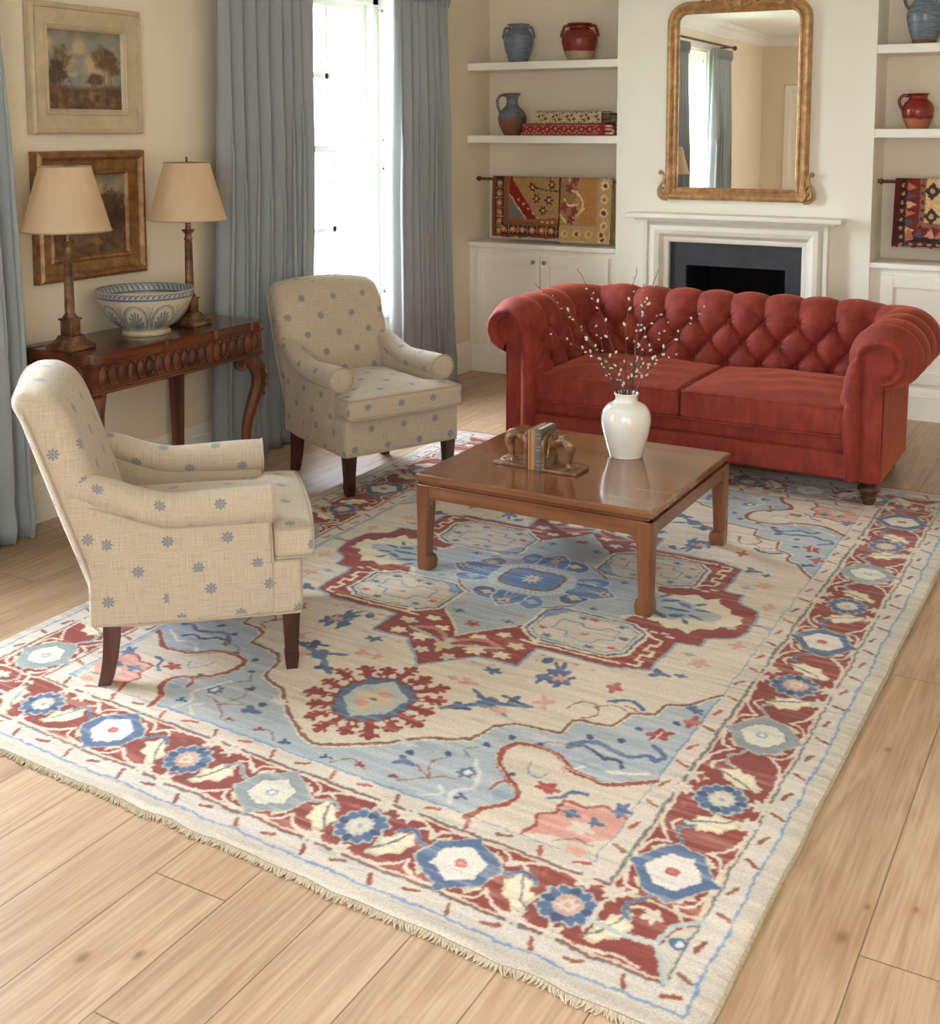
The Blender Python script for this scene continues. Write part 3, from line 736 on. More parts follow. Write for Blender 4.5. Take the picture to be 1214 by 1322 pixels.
# curtains
def curtain(y0, y1, yb0, yb1, folds, seed, label, x=-3.765):
    rng = random.Random(seed); nu, nv = folds * 16, 44; P = []; UV = []
    root = empty('curtain', (x, (y0 + y1) / 2, 0), label=label, cat='curtain', group='blue-grey linen curtains')
    kn = [0]
    for i in range(folds): kn.append(kn[-1] + 0.75 + rng.random() * 0.6)
    kn = [k / kn[-1] for k in kn]; am = [0.75 + rng.random() * .5 for _ in range(folds)]; ph = [rng.random() * 6 for _ in range(folds)]
    yc = (y0 + y1) / 2; mb = MB(); mb.uv = []
    for i in range(nu + 1):
        fi = min(i // 16, folds - 1); t = (i - fi * 16) / 16.0; u = kn[fi] + (kn[fi + 1] - kn[fi]) * t
        row = []
        for j in range(nv + 1):
            z = 2.45 * (1 - j / nv) + .006; q = j / nv
            ya = y0 + (y1 - y0) * u; yb = yb0 + (yb1 - yb0) * u; s_ = q ** 1.5
            y = ya * (1 - s_) + yb * s_
            wv = math.sin(PI * t) ** .6
            a = (.020 + .055 * min(1, q * 2.6)) * (.7 + .3 * am[fi])
            y += .012 * math.sin(ph[fi] + z * 2.1) * q + (.018 * math.sin(2 * PI * t) * min(1, q * 2))
            xx = a * (wv - .5) + .008 * math.sin(ph[fi] + z * 3.0) * q + (.010 * math.sin(z * 31 + ph[fi]) * max(0, 1 - z / .28))
            row.append((xx, y - yc, z)); mb.uv.append((u * (y1 - y0) * 1.7, z))
        P.append(row)
    mb.grid(P)
    o = mb.build('curtain_cloth', M['curtain'], root, angle=80)
    sm = o.modifiers.new('thickness', 'SOLIDIFY'); sm.thickness = .006; sm.offset = -1
    hd = MB()
    for k in range(folds * 2):
        yy = y0 + (y1 - y0) * (k + .5) / (folds * 2) - yc
        hd.tube([(.014, yy, 2.35), (.02, yy, 2.40), (.016, yy, 2.46)], [.004, .011, .009], 6)
    hd.uv = [(p[1], p[2]) for p in hd.v]
    hd.build('pleat_heading', M['curtain'], root)
    return root
curtain(4.31, 5.04, 4.25, 5.00, 8, 3, 'blue-grey linen curtain left of the far window, behind the console table end')
curtain(5.80, 6.40, 5.74, 6.50, 7, 8, 'blue-grey linen curtain right of the far window, next to the alcove')
curtain(2.48, 3.08, 2.42, 3.17, 7, 5, 'blue-grey linen curtain at the left edge, behind the nearest armchair')
curtain(0.98, 1.62, 0.93, 1.66, 7, 12, 'blue-grey linen curtain seen reflected in the gilt mirror')
def pole(y0, y1, label):
    p = empty('curtain_pole', (-3.77, (y0 + y1) / 2, 2.50), label=label, cat='curtain pole', group='dark curtain poles')
    L = (y1 - y0) / 2; MB().tube([(0, -L, 0), (0, L, 0)], .012, 12).build('pole', M['iron'], p)
    for s in (-1, 1): MB().sphere((0, s * (L + .02), 0), .026, 14, 9).build('finial', M['iron'], p)
    for s in (-1, 1): MB().tube([(-.13, s * (L - .1), 0), (0, s * (L - .1), 0)], .008, 8).build('bracket', M['iron'], p)
pole(4.15, 6.55, 'thin dark curtain pole over the far window')
pole(0.85, 3.25, 'thin dark curtain pole over the near window, seen in the mirror')

# garden beyond the glass
o = MB().box((-40, -20, -.62), (-4.4, 30, -.6)).build('lawn', M['lawn'], smooth=False); o['kind'] = 'structure'
def shrub(x, y, h, seed, label, n=900):
    rng = random.Random(seed); r = empty('garden_tree', (x, y, -.6), label=label, cat='tree', group='pale trees outside the window')
    mb = MB(); tops = []
    mb.tube(smoothpath([(0, 0, 0), (.05, .03, h * .3), (0, .1, h * .6)], 4), [.07] * 5 + [.05] * 4)
    for k in range(9):
        a = rng.random() * 6.3; q = .3 + rng.random() * .5; z0 = h * (.2 + .4 * rng.random())
        e = (math.cos(a) * h * q * .5, math.sin(a) * h * q * .5, z0 + h * .35 * rng.random() + .3); tops.append(e)
        mb.tube([(0, 0, z0), ((e[0]) * .5, e[1] * .5, z0 + (e[2] - z0) * .6), e], [.03, .02, .008], 6)
    mb.build('trunk', M['bark'], r)
    lf = MB()
    for k in range(n):
        t = rng.choice(tops); s = .35 * h * .5
        c = Vector((t[0] + rng.gauss(0, s * .5), t[1] + rng.gauss(0, s * .5), t[2] + rng.gauss(0, s * .5)))
        d1 = Vector((rng.gauss(0, 1), rng.gauss(0, 1), rng.gauss(0, .6))).normalized(); d2 = d1.orthogonal().normalized(); L = .05 + rng.random() * .04
        lf.add([c - d1 * L, c + d2 * L * .45, c + d1 * L, c - d2 * L * .45], [(0, 1, 2, 3)])
    lf.build('foliage', M['leaf'], r, smooth=False, kind='stuff')
shrub(-7.6, 6.2, 2.6, 4, 'small leafy tree outside, low in the panes of the far window')
shrub(-9.0, 8.6, 3.6, 9, 'taller pale tree outside, further right beyond the far window')
# ------------------------------------------------------------ the carpet
def make_carpet():
    W, L, res = 2.5, 3.52, 0.003
    RED = (136, 54, 40); RED2 = (154, 76, 58); CREAM = (212, 198, 180); IVORY = (224, 214, 202); LB = (170, 177, 181); LB2 = (150, 162, 174)
    BLUE = (82, 101, 134); NAVY = (62, 78, 108); GREY = (112, 112, 106); BROWN = (134, 84, 58); PINK = (212, 152, 134); SAND = (206, 190, 158)
    TAN = (190, 176, 150); EDGE = (202, 190, 174); GB = (150, 164, 170)
    P = Paint(W, L, res, EDGE)
    rng = np.random.default_rng(11); rr = random.Random(5)
    # bands
    P.rect(.012, .012, W - .012, L - .012, (198, 186, 168))
    def ringline(t, w, c): P.line([(t, t), (W - t, t), (W - t, L - t), (t, L - t)], w, c, True)
    P.rect(.05, .05, W - .05, L - .05, (206, 195, 180))
    ringline(.047, .007, (118, 142, 176))
    P.rect(.104, .104, W - .104, L - .104, RED); P.rect(.322, .322, W - .322, L - .322, CREAM)
    ringline(.104, .008, GREY); ringline(.322, .008, GREY)
    P.rect(.38, .38, W - .38, L - .38, CREAM)
    x0, y0, x1, y1 = .38, .38, W - .38, L - .38; cx, cy = 1.258, 1.755
    # dashes of the guard bands
    def dashes(t, a, b, horiz, far, c):
        k = 0; s = a
        while s < b:
            an = .35 if k % 2 else -1.15
            ln = .017
            dx, dy = math.cos(an) * ln, math.sin(an) * ln
            tt = (t + (.004 if k % 2 else -.004))
            if horiz: q = (s, (L - tt) if far else tt)
            else: q = ((W - tt) if far else tt, s); dx, dy = dy, dx
            P.line([(q[0] - dx, q[1] - dy), (q[0] + dx, q[1] + dy)], .010, c if k % 3 else BROWN)
            s += .105 if k % 2 else .095; k += 1
    for far in (0, 1):
        dashes(.353, .40, W - .38, True, far, (170, 84, 66)); dashes(.353, .45, L - .40, False, far, (170, 84, 66))
        dashes(.076, .12, W - .08, True, far, (136, 66, 52)); dashes(.076, .14, L - .10, False, far, (136, 66, 52))
    # main border, drawn in (s, t) coordinates: s along, t outwards-in offset from band centre
    def side(kind):
        if kind == 0: return lambda s, t: (s, .213 + t)
        if kind == 1: return lambda s, t: (W - .213 - t, s)
        if kind == 2: return lambda s, t: (s, L - .213 - t)
        return lambda s, t: (.213 + t, s)
    def poly(T, pts, c): P.poly([T(*p) for p in pts], c)
    def line(T, pts, w, c): P.line([T(*p) for p in pts], w, c)
    def sp(pts, n=6): return [(p.x, p.y) for p in smoothpath([(a, b_, 0) for a, b_ in pts], n)]
    def rosette(T, s, pale):
        c = T(s, 0); P.ell(*c, .068, .068, (172, 176, 168), lobes=12, lamp=.06)
        for k in range(12):
            a = k * PI / 6; P.ell(c[0] + .049 * math.cos(a), c[1] + .049 * math.sin(a), .0155, .0125, BLUE if k % 3 else NAVY, rot=a)
        P.ell(*c, .030, .030, PINK if pale else CREAM, lobes=8, lamp=.14); P.ell(*c, .020, .020, CREAM, lobes=8, lamp=.2, ph=.4)
        P.ell(*c, .008, .008, GB if not pale else PINK)
    def leaf(T, s, m, f=1):
        # serrated leaf leaning across the band
        mid = [(s + m * .015, f * .055), (s - m * .0, f * .01), (s - m * .022, f * -.035), (s - m * .05, f * -.062)]
        body = [(s + m * .02, f * .05), (s + m * .03, f * .02), (s + m * .045, f * .005), (s + m * .03, f * -.012), (s + m * .028, f * -.04), (s + m * .0, f * -.05), (s - m * .018, f * -.075),
                (s - m * .045, f * -.07), (s - m * .04, f * -.04), (s - m * .048, f * -.01), (s - m * .025, f * .0), (s - m * .022, f * .028), (s - m * .005, f * .03)]
        poly(T, body, SAND); poly(T, [((a - s) * .82 + s, b_ * .85) for a, b_ in body], (228, 214, 184)); line(T, mid, .006, GREY)
        line(T, sp([(s + m * .012, f * .06), (s + m * .04, f * .072), (s + m * .065, f * .05)]), .010, CREAM)
    def star(T, s, t):
        c = T(s, t); P.ell(*c, .024, .024, CREAM, lobes=6, lamp=.30); P.ell(*c, .007, .007, (196, 190, 170))
    def cart(T, s, blue):
        OC = BLUE if blue else (142, 150, 150); h = [(0, .082), (.066, .036), (.07, -.034), (0, -.082), (-.066, -.034), (-.066, .036)]
        OUT = [(0, .108), (.014, .088), (.074, .05), (.1, .022), (.088, -.008), (.082, -.042), (.012, -.09), (0, -.108), (-.014, -.088), (-.074, -.05), (-.1, -.02), (-.09, .008), (-.078, .046), (-.014, .09)]
        for m in (-1, 1):
            line(T, sp([(s + m * .085, .012), (s + m * .115, .022), (s + m * .14, .046), (s + m * .17, .044), (s + m * .185, .022)]), .013, CREAM if not blue else (150, 160, 160))
            line(T, sp([(s + m * .085, .012), (s + m * .115, .022), (s + m * .14, .046), (s + m * .17, .044), (s + m * .183, .026)]), .009, OC)
        for k in range(len(OUT)): pass
        poly(T, [(s + a * 1.07, b_ * 1.05) for a, b_ in OUT], (176, 176, 162)); poly(T, [(s + a, b_) for a, b_ in OUT], OC)
        poly(T, [(s + a * .88, b_ * .82) for a, b_ in h], GREY if not blue else IVORY)
        poly(T, [(s + a * .84, b_ * .78) for a, b_ in h], IVORY if blue else (214, 208, 190))
        c = T(s, 0); P.ell(*c, .017, .014, (170, 86, 68) if blue else LB2); P.ell(*c, .008, .007, (200, 120, 100) if blue else IVORY)
    def between(T, s, m):
        # small red-ground sprigs beside a cartouche and the meandering cream vine
        for f in (1, -1):
            line(T, sp([(s + m * .0, f * .096), (s + m * .045, f * .094), (s + m * .09, f * .078), (s + m * .10, f * .045)]), .009, CREAM)
            line(T, sp([(s + m * .10, f * .045), (s + m * .13, f * .075), (s + m * .18, f * .095), (s + m * .26, f * .097)]), .010, CREAM)
        c = [(s + m * .035, .066), (s + m * .065, .062), (s + m * .085, .05)]
        line(T, c, .008, (226, 206, 176)); star2 = T(s + m * .06, .062); P.ell(*star2, .013, .013, SAND, lobes=4, lamp=.3)
        line(T, [(s + m * .035, -.066), (s + m * .065, -.064), (s + m * .085, -.05)], .008, (226, 206, 176)); c2 = T(s + m * .06, -.066); P.ell(*c2, .012, .012, SAND, lobes=4, lamp=.3)
    def border(kind, ross, carts, s0, s1):
        T = side(kind)
        for t in (-.1, .1): line(T, [(s0, t), (s1, t)], .009, (214, 186, 158))
        for i, s in enumerate(carts):
            for m in (-1, 1): between(T, s, m)
        for i, s in enumerate(ross):
            star(T, s, .095 * (1 if i % 2 else 1)); star(T, s + .01, -.095); star(T, s + .07, .088); star(T, s - .075, -.09)
            for k in range(4): c = T(s + rr.uniform(-.1, .1), rr.choice((-1, 1)) * rr.uniform(.06, .075)); P.ell(*c, .010, .007, RED2, rot=rr.random() * 3)
        for i, s in enumerate(ross): leaf(T, s - .112, -1, 1); leaf(T, s + .112, 1, 1)
        for i, s in enumerate(carts): cart(T, s, (i % 2 == (0 if kind in (0, 1) else 1)))
        for i, s in enumerate(ross): rosette(T, s, i % 2 == (1 if kind in (0, 1) else 0))
    border(0, [.453, 1.024, 1.588, 2.13], [.738, 1.313, 1.859], .1, 2.4)
    border(2, [.453, 1.024, 1.588, 2.13], [.738, 1.313, 1.859], .1, 2.4)
    border(1, [.748, 1.412, 2.066, 2.723], [.428, 1.09, 1.745, 2.40, 3.05], .32, 3.2)
    border(3, [.748, 1.412, 2.066, 2.723], [.428, 1.09, 1.745, 2.40, 3.05], .32, 3.2)
    # corner squares
    for sx in (0, 1):
        for sy in (0, 1):
            F = lambda a, b_: ((W - a) if sx else a, (L - b_) if sy else b_)
            P.line([F(.31, .2), F(.22, .19), F(.16, .2), F(.11, .11)], .016, (176, 186, 182)); P.line([F(.16, .2), F(.15, .27), F(.1, .31)], .014, (176, 186, 182))
            P.poly([F(.108, .12), F(.15, .19), F(.14, .26), F(.108, .29)], (196, 186, 166)); P.ell(*F(.12, .22), .018, .02, BLUE); P.ell(*F(.118, .22), .009, .009, IVORY)
            P.line([F(.30, .12), F(.22, .13), F(.17, .125)], .009, CREAM); P.ell(*F(.2, .27), .022, .022, CREAM, lobes=5, lamp=.3)
    # ------------------------------------------------ field
    P.rect(x0, y0, x1, y1, LB); ringline(.38, .007, (120, 146, 180))
    def Q(pts, c, alpha=1.0):
        for sx in (1, -1):
            for sy in (1, -1): P.poly([(cx + sx * a, cy + sy * b_) for a, b_ in pts], c, alpha)
    def QL(pts, w, c):
        for sx in (1, -1):
            for sy in (1, -1): P.line([(cx + sx * a, cy + sy * b_) for a, b_ in pts], w, c)
    def QE(a, b_, rx, ry, c, **k):
        rot = k.pop('rot', 0)
        for sx in (1, -1):
            for sy in (1, -1): P.ell(cx + sx * a, cy + sy * b_, rx, ry, c, rot=rot * sx * sy, **k)
    rag = [(0, 1.31), (.05, 1.29), (.15, 1.22), (.26, 1.12), (.31, 1.10), (.36, 1.075), (.385, .985), (.42, .945), (.46, .935), (.55, .925), (.555, .85), (.58, .83), (.66, .825), (.675, .735), (.735, .70), (.74, .64), (.79, .61), (.84, .53), (.862, .5)]
    Q(rag + [(.862, 0), (0, 0)], (215, 200, 179)); QL(rag, .011, BROWN); QL([(a + .006, b_ + .009) for a, b_ in rag], .005, (226, 212, 188))
    # soft blue shading bands and blocks of the corner grounds
    for a, b_ in [(.40, 1.06), (.44, .995), (.52, .985), (.59, .955), (.62, .885), (.70, .86), (.72, .78), (.33, 1.15), (.24, 1.2), (.79, .70)]:
        QE(a + .012, b_ + .018, .013, .010, NAVY, rot=.6)
    # corner cartouches
    cc = [(.525, 1.385), (.545, 1.33), (.585, 1.29), (.59, 1.235), (.53, 1.19), (.47, 1.13), (.465, 1.065), (.49, 1.025), (.55, 1.015), (.60, 1.03), (.66, 1.075), (.72, 1.085), (.78, 1.08), (.862, 1.015)]
    cc = [(a, b_) for a, b_ in sp([(p[0], p[1]) for p in cc], 5)]
    Q(cc + [(.862, 1.375), (.525, 1.375)], (212, 197, 174)); QL(cc, .017, (146, 62, 44)); QL([(a - .011, b_ - .004) for a, b_ in cc], .004, (214, 196, 164))
    QL(sp([(.59, 1.235), (.555, 1.20), (.52, 1.215), (.515, 1.25)]), .010, (146, 62, 44)); QE(.555, 1.25, .028, .034, LB2)
    pk = [(.67, 1.375), (.69, 1.33), (.67, 1.285), (.70, 1.265), (.70, 1.20), (.76, 1.20), (.80, 1.175), (.862, 1.19), (.862, 1.29), (.81, 1.34), (.73, 1.34)]
    Q(pk, PINK); QL(pk[:8], .009, (158, 70, 56)); QE(.735, 1.245, .022, .016, BLUE, lobes=4, lamp=.35); QE(.80, 1.25, .016, .014, BLUE, lobes=3, lamp=.4); QE(.78, 1.285, .03, .02, CREAM, lobes=5, lamp=.2)
    QE(.81, 1.36, .04, .026, (200, 184, 160)); QE(.81, 1.368, .024, .016, PINK); QL(sp([(.75, 1.36), (.79, 1.325), (.84, 1.33)]), .005, GREY)
    QE(.64, 1.175, .030, .019, (162, 66, 54), lobes=5, lamp=.28); QL(sp([(.66, 1.215), (.69, 1.19), (.70, 1.165), (.735, 1.15)]), .012, BLUE); QE(.84, 1.17, .018, .028, BLUE, lobes=5, lamp=.3)
    QL(sp([(.55, 1.09), (.57, 1.14), (.60, 1.15), (.615, 1.12)]), .004, (120, 140, 165)); QL(sp([(.63, 1.07), (.65, 1.10)]), .005, PINK)
    # cloud band and sprays on the corner ground
    QL(sp([(.60, .965), (.625, .935), (.66, .915), (.70, .93), (.76, .945), (.80, .915), (.825, .93), (.84, .895), (.80, .86)]), .017, BLUE)
    QL(sp([(.62, .95), (.66, .955), (.705, .985), (.745, .975), (.77, 1.0)]), .012, NAVY); QL(sp([(.66, 1.06), (.70, 1.02), (.76, 1.03), (.83, .99)]), .012, IVORY); QE(.70, 1.02, .045, .025, LB2, alpha=.7)
    QL(sp([(.60, .985), (.625, .955)]), .006, BROWN); QL(sp([(.53, 1.0), (.56, .97), (.60, .965)]), .004, BROWN)
    QE(.79, .80, .024, .034, (156, 58, 46), lobes=5, lamp=.32, rot=.5); QL([(.785, .84), (.79, .78)], .006, CREAM); QE(.84, .69, .022, .03, (164, 78, 62), lobes=4, lamp=.3); QE(.82, .62, .03, .014, BLUE, lobes=6, lamp=.3, rot=.6)
    for pts in ([(.30, 1.34), (.38, 1.27), (.43, 1.26)], [(.36, 1.29), (.33, 1.22), (.36, 1.17)], [(.36, 1.29), (.30, 1.25)], [(.10, 1.36), (.14, 1.32), (.20, 1.345)]): QL(sp(pts), .005, (148, 104, 80))
    QE(.43, 1.22, .024, .024, BLUE, lobes=7, lamp=.2); QE(.43, 1.22, .012, .012, IVORY, lobes=7, lamp=.2); QE(.26, 1.26, .028, .018, BLUE, lobes=3, lamp=.4); QE(.17, 1.33, .013, .01, (146, 62, 44), lobes=3, lamp=.5)
    QL(sp([(.46, 1.36), (.44, 1.31), (.48, 1.27), (.46, 1.22), (.42, 1.16)]), .013, (206, 206, 196)); QL(sp([(.38, 1.36), (.42, 1.33), (.40, 1.30)]), .010, (206, 206, 196)); QE(.47, 1.32, .016, .012, NAVY, lobes=3, lamp=.5); QL(sp([(.40, 1.10), (.37, 1.13), (.40, 1.15)]), .005, GREY)
    QE(.07, 1.345, .015, .009, NAVY, lobes=3, lamp=.5); QE(.22, 1.18, .03, .016, (206, 206, 196), lobes=5, lamp=.3); QE(.34, 1.07, .0, .0, CREAM) if False else None
    QE(.53, 1.17, .010, .008, NAVY); QE(.28, 1.33, .012, .008, (146, 62, 44), lobes=3, lamp=.4)
    # field sprays on the ivory ground
    for sy in (1, -1):
        for sx in (1, -1):
            F = lambda a, b_: (cx + sx * a, cy + sy * b_)
            for (a, b_, rx, ry, c, lb, la, ro) in [(.30, .88, .05, .017, BLUE, 4, .5, .5), (.24, .94, .022, .014, NAVY, 3, .4, 0), (.36, .83, .026, .015, NAVY, 4, .5, .2), (.35, .905, .017, .013, PINK, 5, .2, 0),
                (.44, .80, .022, .016, PINK, 4, .5, 1), (.40, .62, .05, .022, BLUE, 7, .35, 1.2), (.43, .66, .02, .03, BLUE, 5, .35, .2), (.37, .66, .014, .03, BLUE, 4, .3, 0), (.415, .64, .016, .016, PINK, 6, .4, 0),
                (.22, .70, .02, .014, BLUE, 5, .35, 0), (.19, .80, .02, .014, PINK, 3, .4, 0), (.14, .80, .012, .011, PINK, 4, .3, 0), (.33, .56, .012, .018, BLUE, 0, 0, .5),
                (.58, .62, .016, .022, (178, 90, 74), 4, .35, 0), (.66, .47, .022, .017, BLUE, 3, .45, 0), (.74, .35, .022, .02, (214, 160, 144), 5, .35, 0), (.72, .45, .012, .010, BLUE, 4, .3, 0),
                (.60, .34, .016, .012, (204, 176, 150), 3, .3, 0), (.80, .17, .015, .02, (214, 160, 144), 4, .35, 0), (.69, .30, .018, .01, LB2, 4, .3, 0), (.06, .46, .0, .0, RED, 0, 0, 0)]:
                if rx: P.ell(*F(a, b_), rx * 1.28, ry * 1.28, c, rot=ro * sx * sy, lobes=lb, lamp=la)
            P.line([F(a, b_) for a, b_ in sp([(.20, .97), (.28, .90), (.36, .86), (.42, .84)])], .018, BLUE)
            P.line([F(a, b_) for a, b_ in sp([(.51, .80), (.53, .74), (.575, .74), (.60, .79), (.57, .82)])], .006, BROWN); P.line([F(a, b_) for a, b_ in sp([(.575, .755), (.62, .72), (.66, .73)])], .005, BROWN)
            P.line([F(a, b_) for a, b_ in sp([(.60, .70), (.65, .67), (.70, .70)])], .014, BLUE); P.line([F(a, b_) for a, b_ in sp([(.60, .70), (.66, .705), (.71, .72)])], .004, BROWN)
            P.line([F(a, b_) for a, b_ in sp([(.06, .66), (.16, .68), (.26, .66)])], .004, (190, 196, 190))
    # the two rayed palmettes on the long axis
    for sy in (1, -1):
        pc = (cx + .008, cy - sy * 1.03) if sy == 1 else (cx, cy + 1.03)
        for k in range(17):
            a = 2 * PI * k / 17 + .1; L1 = .20 + .035 * ((k * 7) % 5) / 4
            ex, ey = math.cos(a), math.sin(a); rx_ = L1 * .92; ry_ = L1 * .95
            b0 = (pc[0] + ex * .085, pc[1] + ey * .10); b1 = (pc[0] + ex * rx_, pc[1] + ey * ry_)
            P.line([b0, b1], .024, (142, 46, 34)); nx_, ny_ = -ey, ex
            for q, sgn in ((.45, 1), (.62, -1), (.8, 1), (.8, -1)):
                m_ = (b0[0] + (b1[0] - b0[0]) * q, b0[1] + (b1[1] - b0[1]) * q)
                P.line([m_, (m_[0] + (nx_ * sgn * .022 + ex * .012), m_[1] + (ny_ * sgn * .022 + ey * .012))], .013, (142, 46, 34))
            m_ = (b0[0] + (b1[0] - b0[0]) * .42, b0[1] + (b1[1] - b0[1]) * .42); P.ell(*m_, .010, .006, CREAM, rot=a) if k % 2 else None
        P.ell(*pc, .118, .135, (142, 46, 34)); P.ell(*pc, .112, .128, BLUE, lobes=16, lamp=.08)
        P.poly([(pc[0] - .085, pc[1] - .035), (pc[0] - .08, pc[1] + .055), (pc[0] - .0, pc[1] + .12), (pc[0] + .085, pc[1] + .045), (pc[0] + .08, pc[1] - .05), (pc[0], pc[1] - .115)], (180, 183, 178))
        P.ell(*pc, .05, .055, (206, 184, 152), lobes=4, lamp=.3); P.ell(pc[0] - .02, pc[1] - .035, .022, .018, PINK); P.ell(pc[0] + .02, pc[1] + .035, .022, .018, PINK); P.ell(*pc, .010, .007, BLUE)
    # ------------------------------------------------ medallion
    OUT = [(0, .785), (.03, .745), (.13, .635), (.26, .635), (.262, .495), (.52, .50), (.54, .485), (.62, .46), (.625, .25), (.63, .235), (.70, .228), (.70, .175), (.72, .145), (.775, .118), (.795, .05), (.80, 0)]
    full = [(cx + a, cy - b_) for a, b_ in OUT] + [(cx + a, cy + b_) for a, b_ in reversed(OUT)] + [(cx - a, cy + b_) for a, b_ in OUT] + [(cx - a, cy - b_) for a, b_ in reversed(OUT)]
    P.line(full, .034, (214, 204, 182), True); P.line(full, .020, (140, 158, 176), True); P.poly(full, (142, 56, 42))
    for sx in (1, -1):
        P.line([(cx + sx * .79, cy), (cx + sx * .845, cy)], .012, (140, 158, 176)); P.ell(cx + sx * .85, cy, .014, .014, (140, 158, 176)); P.ell(cx + sx * .74, cy + .04, .02, .016, SAND); P.ell(cx + sx * .74, cy - .045, .02, .016, LB)
        P.line([(cx + sx * .70, cy), (cx + sx * .83, cy)], .008, BROWN)
    # spots round the outline
    for a, b_ in [(.30, .535), (.36, .54), (.42, .54), (.48, .545), (.30, .575), (.20, .67), (.14, .68), (.56, .50)]: QE(a, b_, .008, .008, (208, 160, 140))
    # pale blue heart of the medallion with its plumes
    heart = [(0, .545), (.03, .50), (.135, .385), (.15, .36), (.155, .2), (.20, .175), (.42, .17), (.44, .11), (.44, 0)]
    Q(heart + [(0, 0)], LB)
    QL([(0, .545), (.03, .50), (.135, .385)], .009, (216, 198, 168))
    plume = [(.40, .17), (.44, .115), (.52, .125), (.56, .16), (.60, .135), (.64, .165), (.66, .115), (.70, .095), (.71, .06), (.75, .04), (.77, 0), (.40, 0)]
    Q(plume, (220, 206, 178)); Q([(.40, .13), (.46, .09), (.55, .085), (.60, .055), (.68, .03), (.70, 0), (.40, 0)], LB)
    for a, b_, rx, ry, ro in [(.50, .06, .035, .012, .5), (.56, .045, .03, .012, -.4), (.62, .03, .03, .008, .2), (.47, .10, .025, .010, .9), (.54, .0, .05, .010, 0), (.60, .08, .022, .009, .8)]: QE(a, b_, rx, ry, BLUE, rot=ro)
    # red ground filigree around the plumes and stepped cream fret
    for a, b_ in [(.46, .19), (.50, .20), (.54, .21), (.575, .20), (.60, .22)]: QE(a, b_, .016, .008, CREAM)
    fret = [(.555, .455), (.585, .455), (.585, .42), (.565, .42), (.565, .38), (.59, .38), (.59, .34), (.565, .34), (.565, .30), (.59, .30), (.585, .26), (.55, .25), (.52, .225), (.45, .215)]
    QL(fret, .013, (222, 204, 172)); QL([(.19, .47), (.26, .468), (.35, .472), (.44, .47), (.53, .468)], .012, (222, 204, 172))
    for k in range(9): QE(.18 + k * .045, .485, .012, .009, (142, 56, 42))
    # octagonal cartouches
    oc = [(.168, .222), (.215, .182), (.45, .186), (.515, .235), (.518, .385), (.47, .435), (.235, .437), (.170, .38)]
    Q([((a - .343) * 1.12 + .343, (b_ - .31) * 1.14 + .31) for a, b_ in oc], (222, 208, 178))
    Q([((a - .343) * 1.05 + .343, (b_ - .31) * 1.06 + .31) for a, b_ in oc], (84, 100, 120)); Q(oc, CREAM); QL([((a - .343) * .93 + .343, (b_ - .31) * .90 + .31) for a, b_ in oc + [oc[0]]], .005, (130, 146, 160))
    Q([(.168, .222), (.215, .182), (.26, .183), (.225, .21), (.205, .25), (.172, .28)], (132, 152, 180))
    QL([(.24, .26), (.24, .34), (.29, .34), (.30, .38), (.40, .38), (.41, .34), (.45, .33), (.45, .26), (.40, .25), (.38, .28), (.33, .285), (.31, .26), (.24, .26)], .006, (124, 146, 170))
    for a, b_, c in [(.34, .215, (178, 86, 68)), (.44, .22, BLUE), (.25, .40, BLUE), (.40, .41, BLUE), (.47, .38, (178, 86, 68)), (.30, .22, BLUE), (.21, .35, (178, 86, 68)), (.35, .33, (196, 128, 108)), (.48, .30, BLUE)]: QE(a, b_, .014, .010, c, lobes=5, lamp=.4)
    # flowers of the red pendants
    for a, b_, rx, ry, c, lb in [(.10, .665 - .06, .035, .03, (228, 212, 184), 7), (.07, .52, .026, .02, (228, 212, 184), 5), (.19, .60, .028, .02, (228, 212, 184), 6), (.20, .52, .03, .02, (210, 196, 168), 5), (.13, .465, .025, .018, (228, 212, 184), 5), (.05, .69, .022, .02, (210, 196, 168), 5), (.24, .45, .02, .014, (228, 212, 184), 4)]:
        QE(a, b_, rx, ry, c, lobes=lb, lamp=.22)
    QL(sp([(.0, .60), (.04, .555), (.10, .53), (.15, .55)]), .020, (198, 122, 106)); QL(sp([(.0, .63), (.05, .60), (.12, .575), (.17, .56)]), .015, (172, 178, 170)); P.ell(cx, cy - .58, .018, .018, GB); P.ell(cx, cy + .58, .018, .018, GB)
    P.ell(cx, cy - .63, .028, .04, (206, 190, 150), lobes=4, lamp=.3); P.ell(cx, cy + .63, .028, .04, (206, 190, 150), lobes=4, lamp=.3)
    for sy in (1, -1): P.ell(cx, cy + sy * .44, .024, .018, (168, 72, 56), lobes=5, lamp=.3)
    QE(.09, .37, .016, .012, BLUE, lobes=4, lamp=.4); QE(.11, .31, .014, .01, (196, 132, 112), lobes=4, lamp=.4); QE(.30, .13, .014, .01, BLUE, lobes=4, lamp=.4)
    # central star of blue petals
    for k in range(8):
        a = PI / 8 + k * PI / 4; c = (cx + .205 * math.cos(a) * 1.08, cy + .19 * math.sin(a) * 1.06)
        P.ell(*c, .062, .046, IVORY, rot=a + PI / 2 * (k % 2)); P.ell(*c, .058, .042, BLUE if k % 2 else (98, 128, 172), rot=a + PI / 2 * (k % 2)); P.ell(*c, .024, .016, (220, 190, 160) if k % 2 else LB, lobes=4, lamp=.2)
